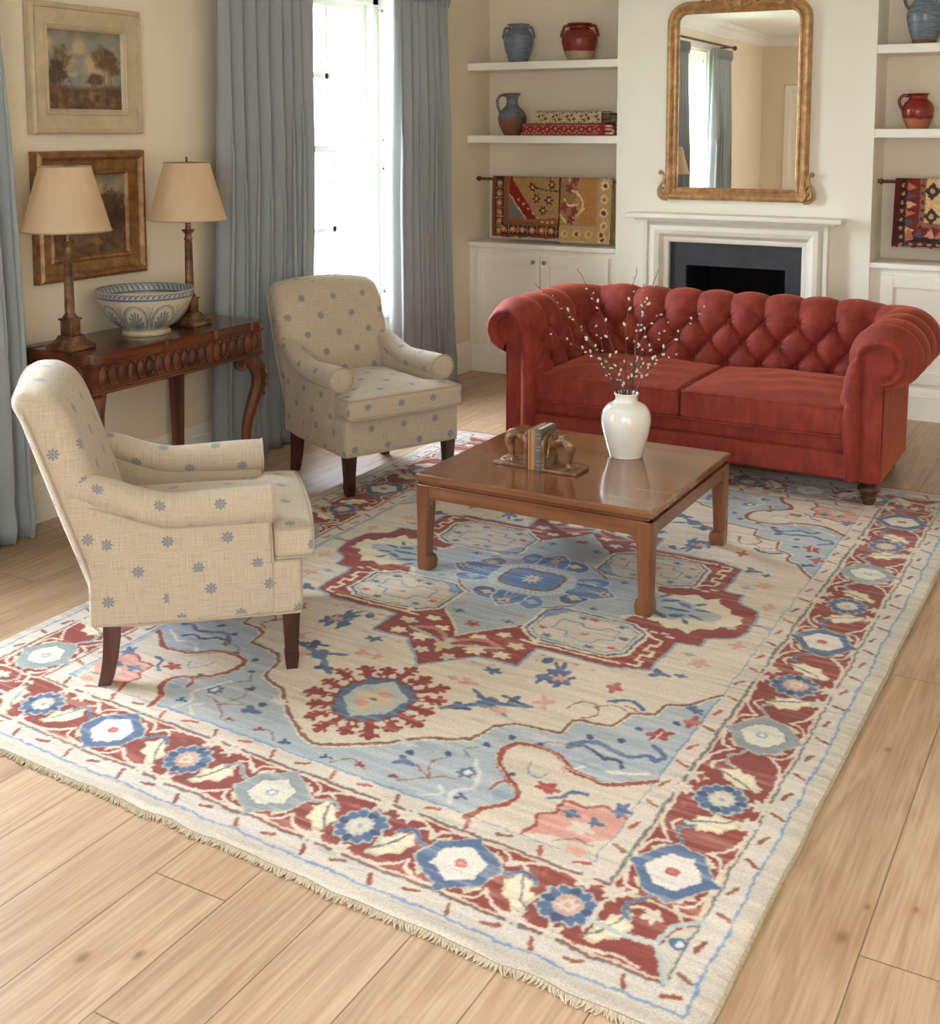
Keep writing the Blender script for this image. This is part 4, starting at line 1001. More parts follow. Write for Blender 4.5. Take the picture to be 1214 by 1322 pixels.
    for k, (ex, ey, r_) in enumerate([(1, 0, .33), (-1, 0, .33), (0, 1, .275), (0, -1, .275)]):
        nx_, ny_ = -ey, ex; b_ = .14
        pts = [(cx + ex * b_ + nx_ * .06, cy + ey * b_ + ny_ * .06), (cx + ex * (r_ - .06) + nx_ * .055, cy + ey * (r_ - .06) + ny_ * .055), (cx + ex * r_, cy + ey * r_), (cx + ex * (r_ - .06) - nx_ * .055, cy + ey * (r_ - .06) - ny_ * .055), (cx + ex * b_ - nx_ * .06, cy + ey * b_ - ny_ * .06)]
        P.poly(pts, (90, 120, 166)); P.line(pts, .006, IVORY)
        for q in (-.025, 0, .025): P.line([(cx + ex * b_ + nx_ * q, cy + ey * b_ + ny_ * q), (cx + ex * (r_ - .07) + nx_ * q * .3, cy + ey * (r_ - .07) + ny_ * q * .3)], .007, LB)
        P.ell(cx + ex * (r_ - .05), cy + ey * (r_ - .05), .02, .02, (220, 196, 164), lobes=6, lamp=.3); P.ell(cx + ex * (r_ - .05), cy + ey * (r_ - .05), .009, .009, BROWN)
    for k in range(4):
        a = PI / 4 + k * PI / 2; P.line([(cx + .27 * math.cos(a + u), cy + .25 * math.sin(a + u)) for u in (-.25, -.1, .1, .25)], .007, BROWN)
    P.ell(cx, cy, .165, .135, (196, 206, 206), lobes=4, lamp=-.04)
    for k in range(46):
        a = 2 * PI * k / 46; P.line([(cx + .130 * math.cos(a), cy + .105 * math.sin(a)), (cx + .158 * math.cos(a), cy + .130 * math.sin(a))], .004, (150, 158, 156))
    P.poly([(cx + .118 * (abs(math.cos(t)) ** .55) * (1 if math.cos(t) > 0 else -1), cy + .092 * (abs(math.sin(t)) ** .55) * (1 if math.sin(t) > 0 else -1)) for t in np.linspace(0, 2 * PI, 40)], BROWN)
    P.poly([(cx + .108 * (abs(math.cos(t)) ** .55) * (1 if math.cos(t) > 0 else -1), cy + .083 * (abs(math.sin(t)) ** .55) * (1 if math.sin(t) > 0 else -1)) for t in np.linspace(0, 2 * PI, 40)], (96, 126, 172))
    P.ell(cx, cy, .032, .032, IVORY, lobes=9, lamp=.35); P.ell(cx, cy, .010, .010, PINK)
    # hand-woven waver, streaks along the weft, worn pile
    a = warp_raster(P.a, rng, res, ((.07, .0045), (.02, .0032), (.008, .0022)))
    a = a + (blur(a, 2) - a) * .6
    ny, nx = a.shape[:2]
    wear = vnoise((ny, nx), (260, 14), rng, 2)[..., None]; big = vnoise((ny, nx), (9, 7), rng, 3)[..., None]; fine = rng.random((ny, nx, 1)).astype(np.float32)
    pale = np.array([200, 186, 168], np.float32)
    k = np.clip((wear - .54) * 1.0 + (big - .5) * .4, 0, .36); a = a * (1 - k) + pale * k
    a = a * (1 + (wear - .5) * .16 + (fine - .5) * .09 + (big - .5) * .10)
    streak = (vnoise((ny, nx), (420, 30), rng) > .80)[..., None] * (vnoise((ny, nx), (30, 12), rng) > .5)[..., None]
    a = np.where(streak, a * .93, a)
    FL, FR, BR, BL = np.array([-3.04, 1.99]), np.array([-.60, 1.87]), np.array([-.565, 5.47]), np.array([-3.13, 5.42])
    org = np.array([-1.83, 3.7])
    s = np.linspace(0, 1, nx)[None, :, None]; t = np.linspace(0, 1, ny)[:, None, None]
    xy = (1 - s) * (1 - t) * FL + s * (1 - t) * FR + s * t * BR + (1 - s) * t * BL - org
    und = (vnoise((ny, nx), (9, 6), rng) - .5)
    edge = np.minimum(np.minimum(s[..., 0] * W, (1 - s[..., 0]) * W), np.minimum(t[..., 0] * L, (1 - t[..., 0]) * L))
    z = .0115 - .006 * np.exp(-edge / .006) + und * .002 + (fine[..., 0] - .5) * .0008
    xy[..., 0] += ((vnoise((ny, nx), (26, 3), rng) - .5) * .006 * np.exp(-edge / .1))
    xy[..., 1] += ((vnoise((ny, nx), (3, 30), rng) - .5) * .010 * np.exp(-edge / .1))
    co = np.dstack([xy[..., 0], xy[..., 1], z])
    root = empty('carpet', (-1.83, 3.7, 0), label='large hand-woven red, ivory and blue medallion carpet on the oak floor', cat='carpet')
    painted_grid('pile', a, co, M['rug'], root)
    # bound edge down to the floor
    rim = list(co[0]) [::6] + list(co[:, -1])[::6] + list(co[-1])[::-6] + list(co[:, 0])[::-6]
    mb = MB(); Pn = []
    c0 = np.array([0, 0])
    for p in rim:
        d_ = np.array([p[0], p[1]]) - np.array([0, -.02]); d_ = np.sign(d_) * (np.abs(d_) > [1.18, 1.68])
        Pn.append([(p[0] - d_[0] * .008, p[1] - d_[1] * .008, p[2]), (p[0] - d_[0] * .0, p[1] - d_[1] * .0, p[2] + .0025), (p[0] + d_[0] * .006, p[1] + d_[1] * .006, .007), (p[0] + d_[0] * .006, p[1] + d_[1] * .006, .0005), (p[0] - d_[0] * .01, p[1] - d_[1] * .01, .0005)])
    mb.grid(Pn, close_u=True); mb.build('binding', M['binding'], root, angle=80)
    # knotted fringe at both ends
    fr = MB(); r2 = random.Random(2)
    for row, sg in ((co[0], -1), (co[-1], 1)):
        n = 560
        for k in range(n):
            p = row[int((nx - 1) * (k + .5) / n)]; L1 = .007 + r2.random() * .009; sk = r2.uniform(-.008, .008) + .006 * math.sin(k * .23)
            pts = [(p[0], p[1] + sg * .003, .0075), (p[0] + sk * .3, p[1] + sg * (.006 + L1 * .4), .0045), (p[0] + sk, p[1] + sg * (.006 + L1), .002)]
            fr.tube(pts, [.0028, .0022, .0012], 4, False)
    fr.build('fringe', M['fringe'], root, kind='stuff')
make_carpet()
# ------------------------------------------------------------ the buttoned sofa
def make_sofa():
    root = empty('chesterfield_sofa', (-1.79, 5.12, 0), label='red velvet deep-buttoned sofa with rolled arms and two seat cushions, in front of the fireplace', cat='sofa')
    HW, DP = .89, .83; I = .15
    raw = [(-.145, .125), (-.150, .30), (-.152, .44), (-.146, .53)]
    for a in np.linspace(165, -80, 30): raw.append((-.012 + .106 * math.cos(R(a)), .640 + .102 * math.sin(R(a))))
    raw.append((0.0, .535)); raw = np.array(raw)
    sl = np.concatenate([[0], np.cumsum(np.hypot(*(raw[1:] - raw[:-1]).T))]); VL = sl[-1]
    NV = 200; vv = np.linspace(0, VL, NV); po = np.interp(vv, sl, raw[:, 0]); pz = np.interp(vv, sl, raw[:, 1])
    for _ in range(3):
        po[1:-1] = (po[:-2] + po[1:-1] * 2 + po[2:]) / 4; pz[1:-1] = (pz[:-2] + pz[1:-1] * 2 + pz[2:]) / 4
    to = np.gradient(po); tz = np.gradient(pz); tl = np.hypot(to, tz); no, nz = -tz / tl, to / tl
    ix, iy, rc = HW - I, DP - I, .07
    L1, La, L2 = iy - rc, rc * PI / 2, 2 * (ix - rc); ST = 2 * L1 + 2 * La + L2
    def plan(s):
        if s <= L1: return (-ix, s), (-1, 0)
        s -= L1
        if s <= La: a = s / rc; return (-ix + rc - rc * math.cos(a), iy - rc + rc * math.sin(a)), (-math.cos(a), math.sin(a))
        s -= La
        if s <= L2: return (-ix + rc + s, iy), (0, 1)
        s -= L2
        if s <= La: a = s / rc; return (ix - rc + rc * math.sin(a), iy - rc + rc * math.cos(a)), (math.sin(a), math.cos(a))
        s -= La; return (ix, iy - rc - s), (1, 0)
    p, q = ST / 16.0, .105; v3 = .535; sc = ST / 2
    NS = 760; ss = np.linspace(0, ST, NS)
    Sg, Vg = np.meshgrid(ss, vv, indexing='ij'); sr = Sg - sc
    vp = Vg - v3
    a = sr / p + vp / (2 * q); b = sr / p - vp / (2 * q)
    A, B = np.abs(np.sin(PI * a)), np.abs(np.sin(PI * b))
    tuft = (A * B) ** .36
    # buttons
    da = a - np.rint(a); db = b - np.rint(b); rb = np.hypot((da + db) / 2 * p, (da - db) * q)
    tuft -= .45 * np.exp(-(rb / .018) ** 2)
    chan = np.abs(np.sin(PI * sr / p)) ** .62
    chan = 1 - (1 - chan) * (1 - .55 * np.clip(vp / .10, 0, 1))
    h = np.where(vp <= 0, tuft, chan)
    bl = np.clip(vp / .03, 0, 1); h = np.where(vp > 0, chan * bl + (1 - bl) * ((np.abs(np.sin(PI * sr / p)) ** .84) - .42 * np.exp(-((np.abs(((sr / p + .5) % 1) - .5) * p) ** 2 + vp ** 2) / .016 ** 2)), h)
    # small radiating pleats near the buttons
    ang = np.arctan2((da - db) * q, (da + db) / 2 * p + 1e-9)
    h += np.where(vp < .05, .07 * np.sin(ang * 9) * np.exp(-((rb - .028) / .016) ** 2), 0)
    low = np.clip((Vg - .10) / .12, 0, 1); end = np.clip(np.minimum(Sg, ST - Sg) / .10, 0, 1)
    under = np.clip((VL - Vg) / .12, 0, 1)
    isend = np.clip(np.minimum(Sg, ST - Sg) / .05, 0, 1)
    amp = .047 * low * (.30 + .70 * end)
    D = amp * (h * under + (1 - under) * .5) + (1 - end) * .006
    C = np.array([[*plan(s)[0], *plan(s)[1]] for s in ss])
    O = po[None, :] + no[None, :] * D; Z = pz[None, :] + nz[None, :] * D
    X = C[:, 0:1] + C[:, 2:3] * (O + I); Y = C[:, 1:2] + C[:, 3:4] * (O + I)
    # front lips round the scroll panels
    def Qp(k):
        ang_ = math.atan2(pz[k] - .645, po[k] + .012)
        if pz[k] < .60 and po[k] < -.05:
            t = min(1, max(0, (pz[k] - .50) / .12)); return (-.088 - .0 * t, pz[k])
        return (-.020 + .066 * math.cos(ang_), .640 + .064 * math.sin(ang_))
    Q = np.array([Qp(k) for k in range(NV)])
    for _ in range(14): Q[1:-1] = (Q[:-2] + Q[1:-1] * 2 + Q[2:]) / 4
    rows = [np.stack([X[i], Y[i], Z[i]], 1) for i in range(NS)]
    pre, post = [], []
    rk = np.random.default_rng(3); pl = np.abs(np.sin(np.cumsum(.55 + .25 * rk.random(NV)) * .42)) ** .6
    for m in range(1, 9):
        w = m / 8; 
        for side, lst, base in ((-1, pre, rows[0]), (1, post, rows[-1])):
            o0 = O[0] if side < 0 else O[-1]; z0 = Z[0] if side < 0 else Z[-1]
            oo = o0 * (1 - w) + Q[:, 0] * w; zz = z0 * (1 - w) + Q[:, 1] * w
            rad = np.clip((pz - .42) / .12, 0, 1)
            y = -.052 * math.sin(PI * (w ** .8) * .86) - .004 + .006 * (1 - pl) * rad * math.sin(PI * w) 
            xx = side * (ix + (oo + I))
            lst.append(np.stack([xx, y + np.zeros(NV), zz], 1))
    G = pre[::-1] + rows + post
    me_co = np.array(G)     # (n, NV, 3)
    n0, n1 = me_co.shape[:2]
    me = bpy.data.meshes.new('buttoned_shell'); me.vertices.add(n0 * n1); me.vertices.foreach_set('co', me_co.astype(np.float32).ravel())
    i = (np.arange(n0 - 1)[:, None] * n1 + np.arange(n1 - 1)[None, :]).ravel(); qd = np.stack([i, i + n1, i + n1 + 1, i + 1], 1).astype(np.int32)
    nf = len(qd); me.loops.add(nf * 4); me.loops.foreach_set('vertex_index', qd.ravel()); me.polygons.add(nf)
    me.polygons.foreach_set('loop_start', np.arange(0, nf * 4, 4, dtype=np.int32)); me.polygons.foreach_set('loop_total', np.full(nf, 4, np.int32))
    me.update(calc_edges=True); me.polygons.foreach_set('use_smooth', np.ones(nf, bool)); me.materials.append(M['velvet'])
    o = bpy.data.objects.new('buttoned_shell', me); COL.objects.link(o); o.parent = root
    # buttons
    bmesh_ = None
    for row in range(4):
        v = v3 - row * q
        if v < .2: continue
        for k in range(-9, 10):
            s = sc + (k + (.5 if row % 2 else 0)) * p
            if s < .05 or s > ST - .05: continue
            (px, py), (nx_, ny_) = plan(s); j = int(v / VL * (NV - 1)); dd = -.006
            oo = po[j] + no[j] * dd + I; P3 = (px + nx_ * oo, py + ny_ * oo, pz[j] + nz[j] * dd)
            nrm = Vector((nx_ * no[j], ny_ * no[j], nz[j])).normalized()
            if bmesh_ is None:
                bo = MB().sphere((0, 0, 0), (.0105, .0105, .006), 14, 8).build('button', M['velvet'], root)
            else: bo = bmesh_.copy(); COL.objects.link(bo)
            bmesh_ = bmesh_ or bo; bo.location = P3; bo.rotation_euler = nrm.to_track_quat('Z', 'Y').to_euler()
    # outer upholstery: sides and back
    mb = MB(); Pn = []
    for s in np.linspace(0, ST, 120):
        (px, py), (nx_, ny_) = plan(s); Pn.append([(px + nx_ * (I + e), py + ny_ * (I + e), z) for e, z in ((-.10, .115), (-.008, .115), (0, .122), (.002, .3), (0.004, .52), (-.03, .58))])
    mb.grid(Pn); mb.build('outer_back_cover', M['velvet'], root, angle=80)
    # scroll panels on the arm fronts
    for side in (-1, 1):
        nm = 'arm_front_panel'
        pts = [(Q[k, 0], max(Q[k, 1], .117)) for k in range(0, NV, 4)]; pts = [pts[0]] + pts[1:]
        oc = [(side * (ix + a_ + I), z_) for a_, z_ in pts] + [(side * (HW - .002), .60), (side * (HW - .002), .117)]
        inner = [(x, z) for x, z in oc]
        mb = MB(); mb.box((side * (HW - .088), -.010, .117), (side * (HW - .001), .04, .640), .006)
        mb.prism([(side * (HW - .020) + .066 * math.cos(t), .640 + .066 * math.sin(t)) for t in np.linspace(0, 2 * PI, 40)[:-1]], -.012, .04, axis=1)
        po_ = mb.build(nm, M['velvet'], root, angle=30)
        mb = MB(); mb.tube([(x, -.014, z) for x, z in oc[:-2]], .0045, 6)
        mb.tube([(side * (HW - .004), -.012, .117), (side * (HW - .004), -.012, .575)], .0045, 6)
        mb.build('piping', M['velvet'], po_)
    # front rail and deck
    V, F, _ = rbox_data((2 * ix + .06, .70, .115), .014, (20, 8, 2), 3)
    mb = MB(); mb.v = [tuple(v) for v in (V + np.array([0, .345, .175]))]; mb.f = F
    V, F, _ = rbox_data((2 * ix + .04, .66, .075), .016, (20, 8, 2), 3); mb.add([tuple(v) for v in (V + np.array([0, .352, .262]))], F)
    mb.build('seat_rail', M['velvet'], root, angle=80)
    # cushions
    for sd in (-1, 1):
        cx = sd * .3685
        def wp(x, y, z, cx=cx, sd=sd):
            u = (x - cx) / .365; v = (y - .32) / .34
            cr = max(0, (1 - abs(u) ** 2.4)) * max(0, (1 - abs(v) ** 2.6))
            if z > 0: z += .042 * cr ** .8
            else: z -= .0
            y -= .014 * max(0, 1 - abs(u) ** 3) * (1 if v < 0 else 0) * abs(min(v, 0))
            z += .004 * math.sin(x * 23 + y * 13) * cr + .003 * math.sin(y * 37 - x * 17) * cr
            return (x, y, z + .365)
        c = rbox('seat_cushion', (.733, .66, .128), .022, M['velvet'], root, (cx, .315, 0), (30, 26, 4), wp, 4)
        ring = []
        hx, hy, r = .3665 - .004, .33 - .004, .018
        for (ax, ay, a0) in ((hx - r, hy - r, 0), (-hx + r, hy - r, 90), (-hx + r, -hy + r, 180), (hx - r, -hy + r, 270)):
            for k in range(5):
                t = R(a0 + k * 22.5); ring.append((cx + ax + r * math.cos(t), .315 + ay + r * math.sin(t)))
        full = []
        for k in range(len(ring)):
            a_, b_ = ring[k], ring[(k + 1) % len(ring)]; d = math.dist(a_, b_); n = max(1, int(d / .03))
            for m in range(n): full.append((a_[0] + (b_[0] - a_[0]) * m / n, a_[1] + (b_[1] - a_[1]) * m / n))
        for zz in (.060, -.060):
            pth = [wp(x, y, zz) for x, y in full]; mb = MB()
            P_ = pth + [pth[0]]; mb.tube(P_, .0042, 6, False); mb.build('piping', M['velvet'], c)
    # turned feet
    prof = [(0, .118), (.040, .118), (.043, .110), (.036, .102), (.030, .098), (.044, .088), (.049, .076), (.044, .064), (.031, .058), (.036, .052), (.034, .044), (.030, .040), (.034, .034), (.030, .020), (.023, .006), (.024, .0), (0, 0)]
    for x, y, z0 in ((-.835, .045, .0125), (.835, .045, .0125), (-.80, .74, 0), (.80, .74, 0)):
        k = (.118 - z0) / .118
        MB().lathe([(r_, z0 + z_ * k) for r_, z_ in prof], 24).build('leg', M['legwood'], root, loc=(x, y, 0))
make_sofa()
# ------------------------------------------------------------ armchairs
def make_armchair(loc, ang, label, rear_drop=0.0):
    root = empty('armchair', loc, ang, label=label, cat='armchair', group='flowered linen armchairs')
    F = M['chair_fabric']; PM = M['chair_piping']
    sst = lambda a, b_, x: (lambda t: t * t * (3 - 2 * t))(min(1, max(0, (x - a) / (b_ - a))))
    # seat rail
    def wb(x, y, z):
        y *= 1 - .05 * sst(.30, -.02, x); return (x, y, z)
    rbox('seat_rail', (.57, .60, .165), .018, F, root, (.285, 0, .262), (12, 12, 4), wb, 3)
    # back: from rail to crown, leaning backwards
    def cxm(z): t = (z - .19) / .67; return .042 - .185 * t - .030 * t * t + .012
    def wback(x, y, z):
        t = (z - .19) / .70; xf = x - .05
        w = 1.0 - .05 * sst(0.5, 0, t) + .03 * sst(.4, 1, t) * 0
        yy = y * w * (1 - .035 * sst(.75, 1, t))
        zz = z + .030 * (1 - (y / .29) ** 2) * sst(.6, 1, t)
        th = 1.0
        if xf > 0: th += .25 * (1 - (y / .29) ** 2) * math.sin(PI * min(1, max(0, (t - .25) / .75)))
        else: th += .15 * sst(0.0, .5, t)
        # scroll the head of the back slightly backwards
        return (cxm(z) + xf * th - .018 * sst(.82, 1, t), yy, zz)
    b = rbox('backrest', (.125, .585, .67), .052, F, root, (.05, 0, .525), (4, 22, 26), wback, 5)
    # seam piping round the outer edge of the back
    pts = []
    for k in range(0, 61):
        t = k / 60
        # path: up the right side, over the top, down the left side
        if t < .42: y, z = -.2915, .20 + (.805 - .20) * t / .42
        elif t > .58: y, z = .2915, .805 - (.805 - .20) * (t - .58) / .42
        else:
            u = (t - .42) / .16; a = PI * (1 - u); y = .2915 * math.cos(a); y = .2915 * (2 * u - 1); z = .805 + .045 * (1 - abs(2 * u - 1) ** 6)
        xx, yy, zz = wback(.05 - .040, y, z); pts.append((xx, yy * 1.0, zz))
    MB().tube(pts, .0045, 6).build('piping', PM, b)
    # arms
    for s in (-1, 1):
        def top(x): return .525 + .085 * sst(.22, -.10, x)
        def wa(x, y, z):
            t = (z - .18) / .34; h = top(x) - .03
            zz = .18 + t * (h - .18)
            yy = s * (.262 + y * 1.0 - .012 * sst(.3, 0, x) )
            return (x, yy, zz)
        a = rbox('arm', (.52, .075, .34), .016, F, root, (.225, 0, .35), (16, 3, 10), wa, 3, uvoff=(.05 * s, .02))
        # rolled top of the arm
        path = []; rad = []
        for k in range(25):
            x = -.085 + (.480 + .085) * k / 24; path.append((x, s * (.268 - .010 * sst(.3, 0, x)), top(x) - .018)); rad.append(.050 + .006 * sst(.2, .45, x) - .012 * sst(.05, -.08, x))
        rl = MB(); Pn = []; uv = []
        SEG = 22
        ext = [(path[-1][0] + dx, k_) for dx, k_ in ((.006, .96), (.011, .86), (.013, .6), (.0135, .3), (.014, .01))]
        rows = list(zip(path, rad)) + [((e, path[-1][1], path[-1][2]), rad[-1] * k_) for e, k_ in ext]
        for ri, (c, r_) in enumerate(rows):
            ring = []
            for m in range(SEG):
                t = 2 * PI * m / SEG; ring.append((c[0], c[1] + r_ * 1.06 * math.cos(t), c[2] + r_ * .98 * math.sin(t))); uv.append((c[0], .055 * t + .02 * s) if ri < len(path) else (.5 + r_ * math.cos(t) * .6, .52 + r_ * math.sin(t) * .6))
            Pn.append(ring)
        rl.grid(Pn, close_v=True); rl.uv = uv
        ro = rl.build('arm_roll', F, a, angle=80)
        cc = path[-1]; ring = [(cc[0] + .008, cc[1] + rad[-1] * 1.05 * math.cos(t), cc[2] + rad[-1] * .97 * math.sin(t)) for t in np.linspace(0, 2 * PI, 26)]
        MB().tube(ring, .0038, 6, False).build('piping', PM, ro)
        # seam below the roll and down the front edge
        sm = []
        for k in range(20):
            x = -.06 + .535 * k / 19; sm.append((x, s * (.2615 + .0385 - .012 * sst(.3, 0, x)), top(x) - .062))
        sm += [(.479, s * .2995, .44), (.482, s * .299, .40), (.483, s * .299, .30), (.483, s * .299, .19)]
        MB().tube(sm, .0032, 6).build('piping', PM, a)
    # T-shaped cushion
    def wc(x, y, z):
        k = sst(.455, .495, x); hw = .213 + (.300 - .213) * k; y2 = y / .30 * hw
        u = (x - .32) / .29; v = y2 / .30
        cr = max(0, 1 - abs(u) ** 2.6) * max(0, 1 - abs(y / .30) ** 2.4)
        if z > 0: z += .036 * cr
        x2 = x + .012 * (1 - abs(v) ** 2) * max(0, u)
        return (x2, y2, z + .392 + .01 * (1 - x / .6))
    c = rbox('seat_cushion', (.56, .60, .092), .020, F, root, (.325, 0, 0), (30, 24, 4), wc, 4, uvoff=(.04, .06))
    for zz in (.043, -.043):
        ring = []
        x0, x1, hy = .06, .600, .296
        for k in range(41): ring.append((x0 + (x1 - .012 - x0) * k / 40, -hy))
        for k in range(5): t = k / 4 * PI / 2; ring.append((x1 - .012 + .012 * math.sin(t), -hy + .012 * (1 - math.cos(t))))
        for k in range(1, 20): ring.append((x1, -hy + .012 + (2 * hy - .024) * k / 20))
        for k in range(5): t = k / 4 * PI / 2; ring.append((x1 - .012 + .012 * math.cos(t), hy - .012 * (1 - math.sin(t))))
        for k in range(41): ring.append((x1 - .012 - (x1 - .012 - x0) * k / 40, hy))
        MB().tube([wc(x, y, zz) for x, y in ring], .0045, 6).build('piping', PM, c)
    # welt round the bottom of the upholstery
    wl_ = [(.565, -.29), (.568, 0), (.565, .29), (.55, .298), (.1, .288), (.0, .27), (-.012, .255), (-.02, 0), (-.012, -.255), (.0, -.27), (.1, -.288), (.55, -.298), (.565, -.29)]
    MB().tube([(x, y, .183) for x, y in wl_], .0045, 6, False).build('bottom_welt', PM, root)
    # legs
    for s in (-1, 1):
        mb = MB(); P = []
        for z, h in ((.19, .026), (.05, .019), (.049, .0215), (.034, .0205), (0, .0165)):
            cxx, cy = .535, s * .262; P.append([(cxx - h, cy - h, z), (cxx + h, cy - h, z), (cxx + h, cy + h, z), (cxx - h, cy + h, z)])
        mb.grid(P, close_v=True); n = len(mb.v); mb.f.append((n - 4, n - 3, n - 2, n - 1)); mb.build('front_leg', M['legwood'], root, smooth=False)
        mb = MB(); P = []
        for z, h, dx in ((.20, .025, .026), (.14, .024, .024), (.08, .022, .018), (.03, .020, .008), (-rear_drop, .018, -.002)):
            cxx, cy = dx, s * .248; P.append([(cxx - h, cy - h, z), (cxx + h, cy - h, z), (cxx + h, cy + h, z), (cxx - h, cy + h, z)])
        mb.grid(P, close_v=True); n = len(mb.v); mb.f.append((n - 4, n - 3, n - 2, n - 1)); mb.build('rear_leg', M['legwood'], root, angle=30)
    return root
aA = math.atan2(.37, .40)
make_armchair((-2.54 - .25 * math.sin(aA), 2.35 + .25 * math.cos(aA), .0115), aA, 'flowered linen armchair nearest the camera, side turned to us, before the console table')
aB = math.atan2(-.42, .91)
make_armchair((-3.44 - .25 * math.sin(aB), 4.40 + .25 * math.cos(aB), .0115), aB, 'pale flowered linen armchair in front of the far window, its seat facing the coffee table', .0115)
# ------------------------------------------------------------ coffee table
def coffee_table():
    W, D, H = .91, .84, .358
    r = empty('coffee_table', (-1.785, 3.98, .0125), label='low square polished wooden coffee table standing in the middle of the carpet', cat='coffee table')
    w, d = W / 2, D / 2
    # framed top: four mitred boards and a panel
    top = MB(); f = .085; z0, z1 = H - .026, H
    prof = [(0, z0 + .004), (-.0, z1 - .006), (.003, z1 - .001), (.008, z1), (f, z1), (f, z0), (.012, z0), (.004, z0 + .001)]
    frame_sweep(top, [(-w, -d), (w, -d), (w, d), (-w, d)], prof + [prof[0]], True, lambda x, y, h: (x, y, h))
    t = top.build('tabletop_frame', M['table_x'], r, angle=6)
    MB().box((-w + f + .0006, -d + f + .0006, z0), (w - f - .0006, d - f - .0006, z1 - .0004)).build('tabletop_panel', M['table_x'], t, smooth=False)
    mb = MB(); frame_sweep(mb, [(-w + .016, -d + .016), (w - .016, -d + .016), (w - .016, d - .016), (-w + .016, d - .016)], [(0, z0 - .012), (.0, z0), (.05, z0), (.05, z0 - .012), (0, z0 - .012)], True, lambda x, y, h: (x, y, h))
    mb.build('waist', M['table_x'], r, smooth=False)
    # apron with rounded brackets
    za, zb = H - .088, H - .038; lw = .056
    for ax, L_, o_, nm in (('x', w, d, 'table_x'), ('y', d, w, 'table_y')):
        for s in (-1, 1):
            pts = [(-L_ + .004, zb), (-L_ + .004, za - .05)]
            arc = []
            for k in range(7):
                a = k / 6 * PI / 2; arc.append((-L_ + lw + .034 * (1 - math.sin(PI / 2 - a)) , za - .034 + .034 * math.cos(PI / 2 - a)))
            lo = [(-L_ + lw, za - .05)] + arc
            mir = [(-a_, b_) for a_, b_ in reversed(lo)]
            poly = pts + lo + mir + [(L_ - .004, za - .05), (L_ - .004, zb)]
            q = s * (o_ - .006); q2 = q - s * .024
            m2 = MB()
            if ax == 'x': m2.prism(poly, q, q2, axis=1)
            else: m2.prism(poly, q, q2, axis=0)
            m2.build('apron', M[nm], r, smooth=False)
            if ax == 'x': bb = MB().box((-L_ + .01, s * (o_ - .001), zb - .006), (L_ - .01, s * (o_ - .01), zb), .002)
            else: bb = MB().box((s * (o_ - .001), -L_ + .01, zb - .006), (s * (o_ - .01), L_ - .01, zb), .002)
            bb.build('apron_bead', M[nm], r)
    for sx in (-1, 1):
        for sy in (-1, 1):
            P = []
            for z, a, off in ((zb, lw, 0), (za - .04, lw - .002, 0), (.12, lw - .008, 0), (.058, lw - .010, 0), (.050, lw - .001, 0), (.030, lw + .004, 0), (.006, lw + .001, .001), (0, lw - .002, .003)):
                x0, x1 = w - .003 - off, w - .003 - a; y0, y1 = d - .003 - off, d - .003 - a; b = .006
                P.append([(sx * (x0 - b), sy * y0, z), (sx * x0, sy * (y0 - b), z), (sx * x0, sy * (y1 + b), z), (sx * (x0 - b), sy * y1, z), (sx * (x1 + b), sy * y1, z), (sx * x1, sy * (y1 + b), z), (sx * x1, sy * (y0 - b), z), (sx * (x1 + b), sy * y0, z)])
            mb = MB(); mb.grid(P, close_v=True); n = len(mb.v); mb.f.append(tuple(range(n - 8, n)))
            mb.build('leg', M['table_z'], r, angle=25)
coffee_table()
TZ = .3705
# white vase
v = empty('vase', (-1.667, 4.161, TZ), label='glossy white ceramic vase holding willow branches on the coffee table', cat='vase')
outer = [(.0, 0), (.058, 0), (.063, .004), (.066, .012), (.074, .04), (.086, .085), (.0935, .125), (.094, .15), (.088, .175), (.074, .195), (.056, .206), (.046, .212), (.0425, .220), (.0425, .232), (.047, .240), (.0475, .244)]
inner = [(.044, .245), (.039, .240), (.038, .222), (.05, .206), (.075, .18), (.084, .14), (.07, .05), (.05, .012), (0, .010)]
def dens(pr, n=5): return [(p.x, max(0, p.y)) for p in smoothpath([(a, b, 0) for a, b in pr], n)]
MB().lathe(dens(outer) + dens(inner, 3), 64).build('vase_body', M['white_glaze'], v, angle=80)
STEMS = [[(-0.032, 0.239), (-0.085, 0.355), (-0.158, 0.459), (-0.253, 0.578), (-0.352, 0.654)], [(-0.01, 0.239), (-0.017, 0.288), (-0.061, 0.435), (-0.105, 0.563), (-0.139, 0.627), (-0.188, 0.714)], [(-0.036, 0.243), (-0.121, 0.38), (-0.182, 0.423), (-0.295, 0.488)], [(-0.017, 0.251), (-0.042, 0.325), (-0.091, 0.417), (-0.127, 0.511)], [(-0.001, 0.239), (-0.001, 0.312), (-0.002, 0.496), (0.02, 0.624), (0.042, 0.72)], [(0.013, 0.243), (0.041, 0.478), (0.08, 0.618), (0.108, 0.72)], [(0.02, 0.251), (0.035, 0.435), (0.06, 0.569), (0.065, 0.657)], [(0.007, 0.243), (0.042, 0.374), (0.064, 0.49), (0.126, 0.566)], [(0.034, 0.245), (0.091, 0.343), (0.144, 0.411), (0.221, 0.496), (0.298, 0.572)], [(-0.005, 0.251), (0.043, 0.325), (0.096, 0.411), (0.173, 0.505)], [(0.008, 0.251), (0.055, 0.343), (0.12, 0.386), (0.178, 0.395)], [(-0.023, 0.242), (-0.109, 0.398), (-0.201, 0.527), (-0.292, 0.627)]]
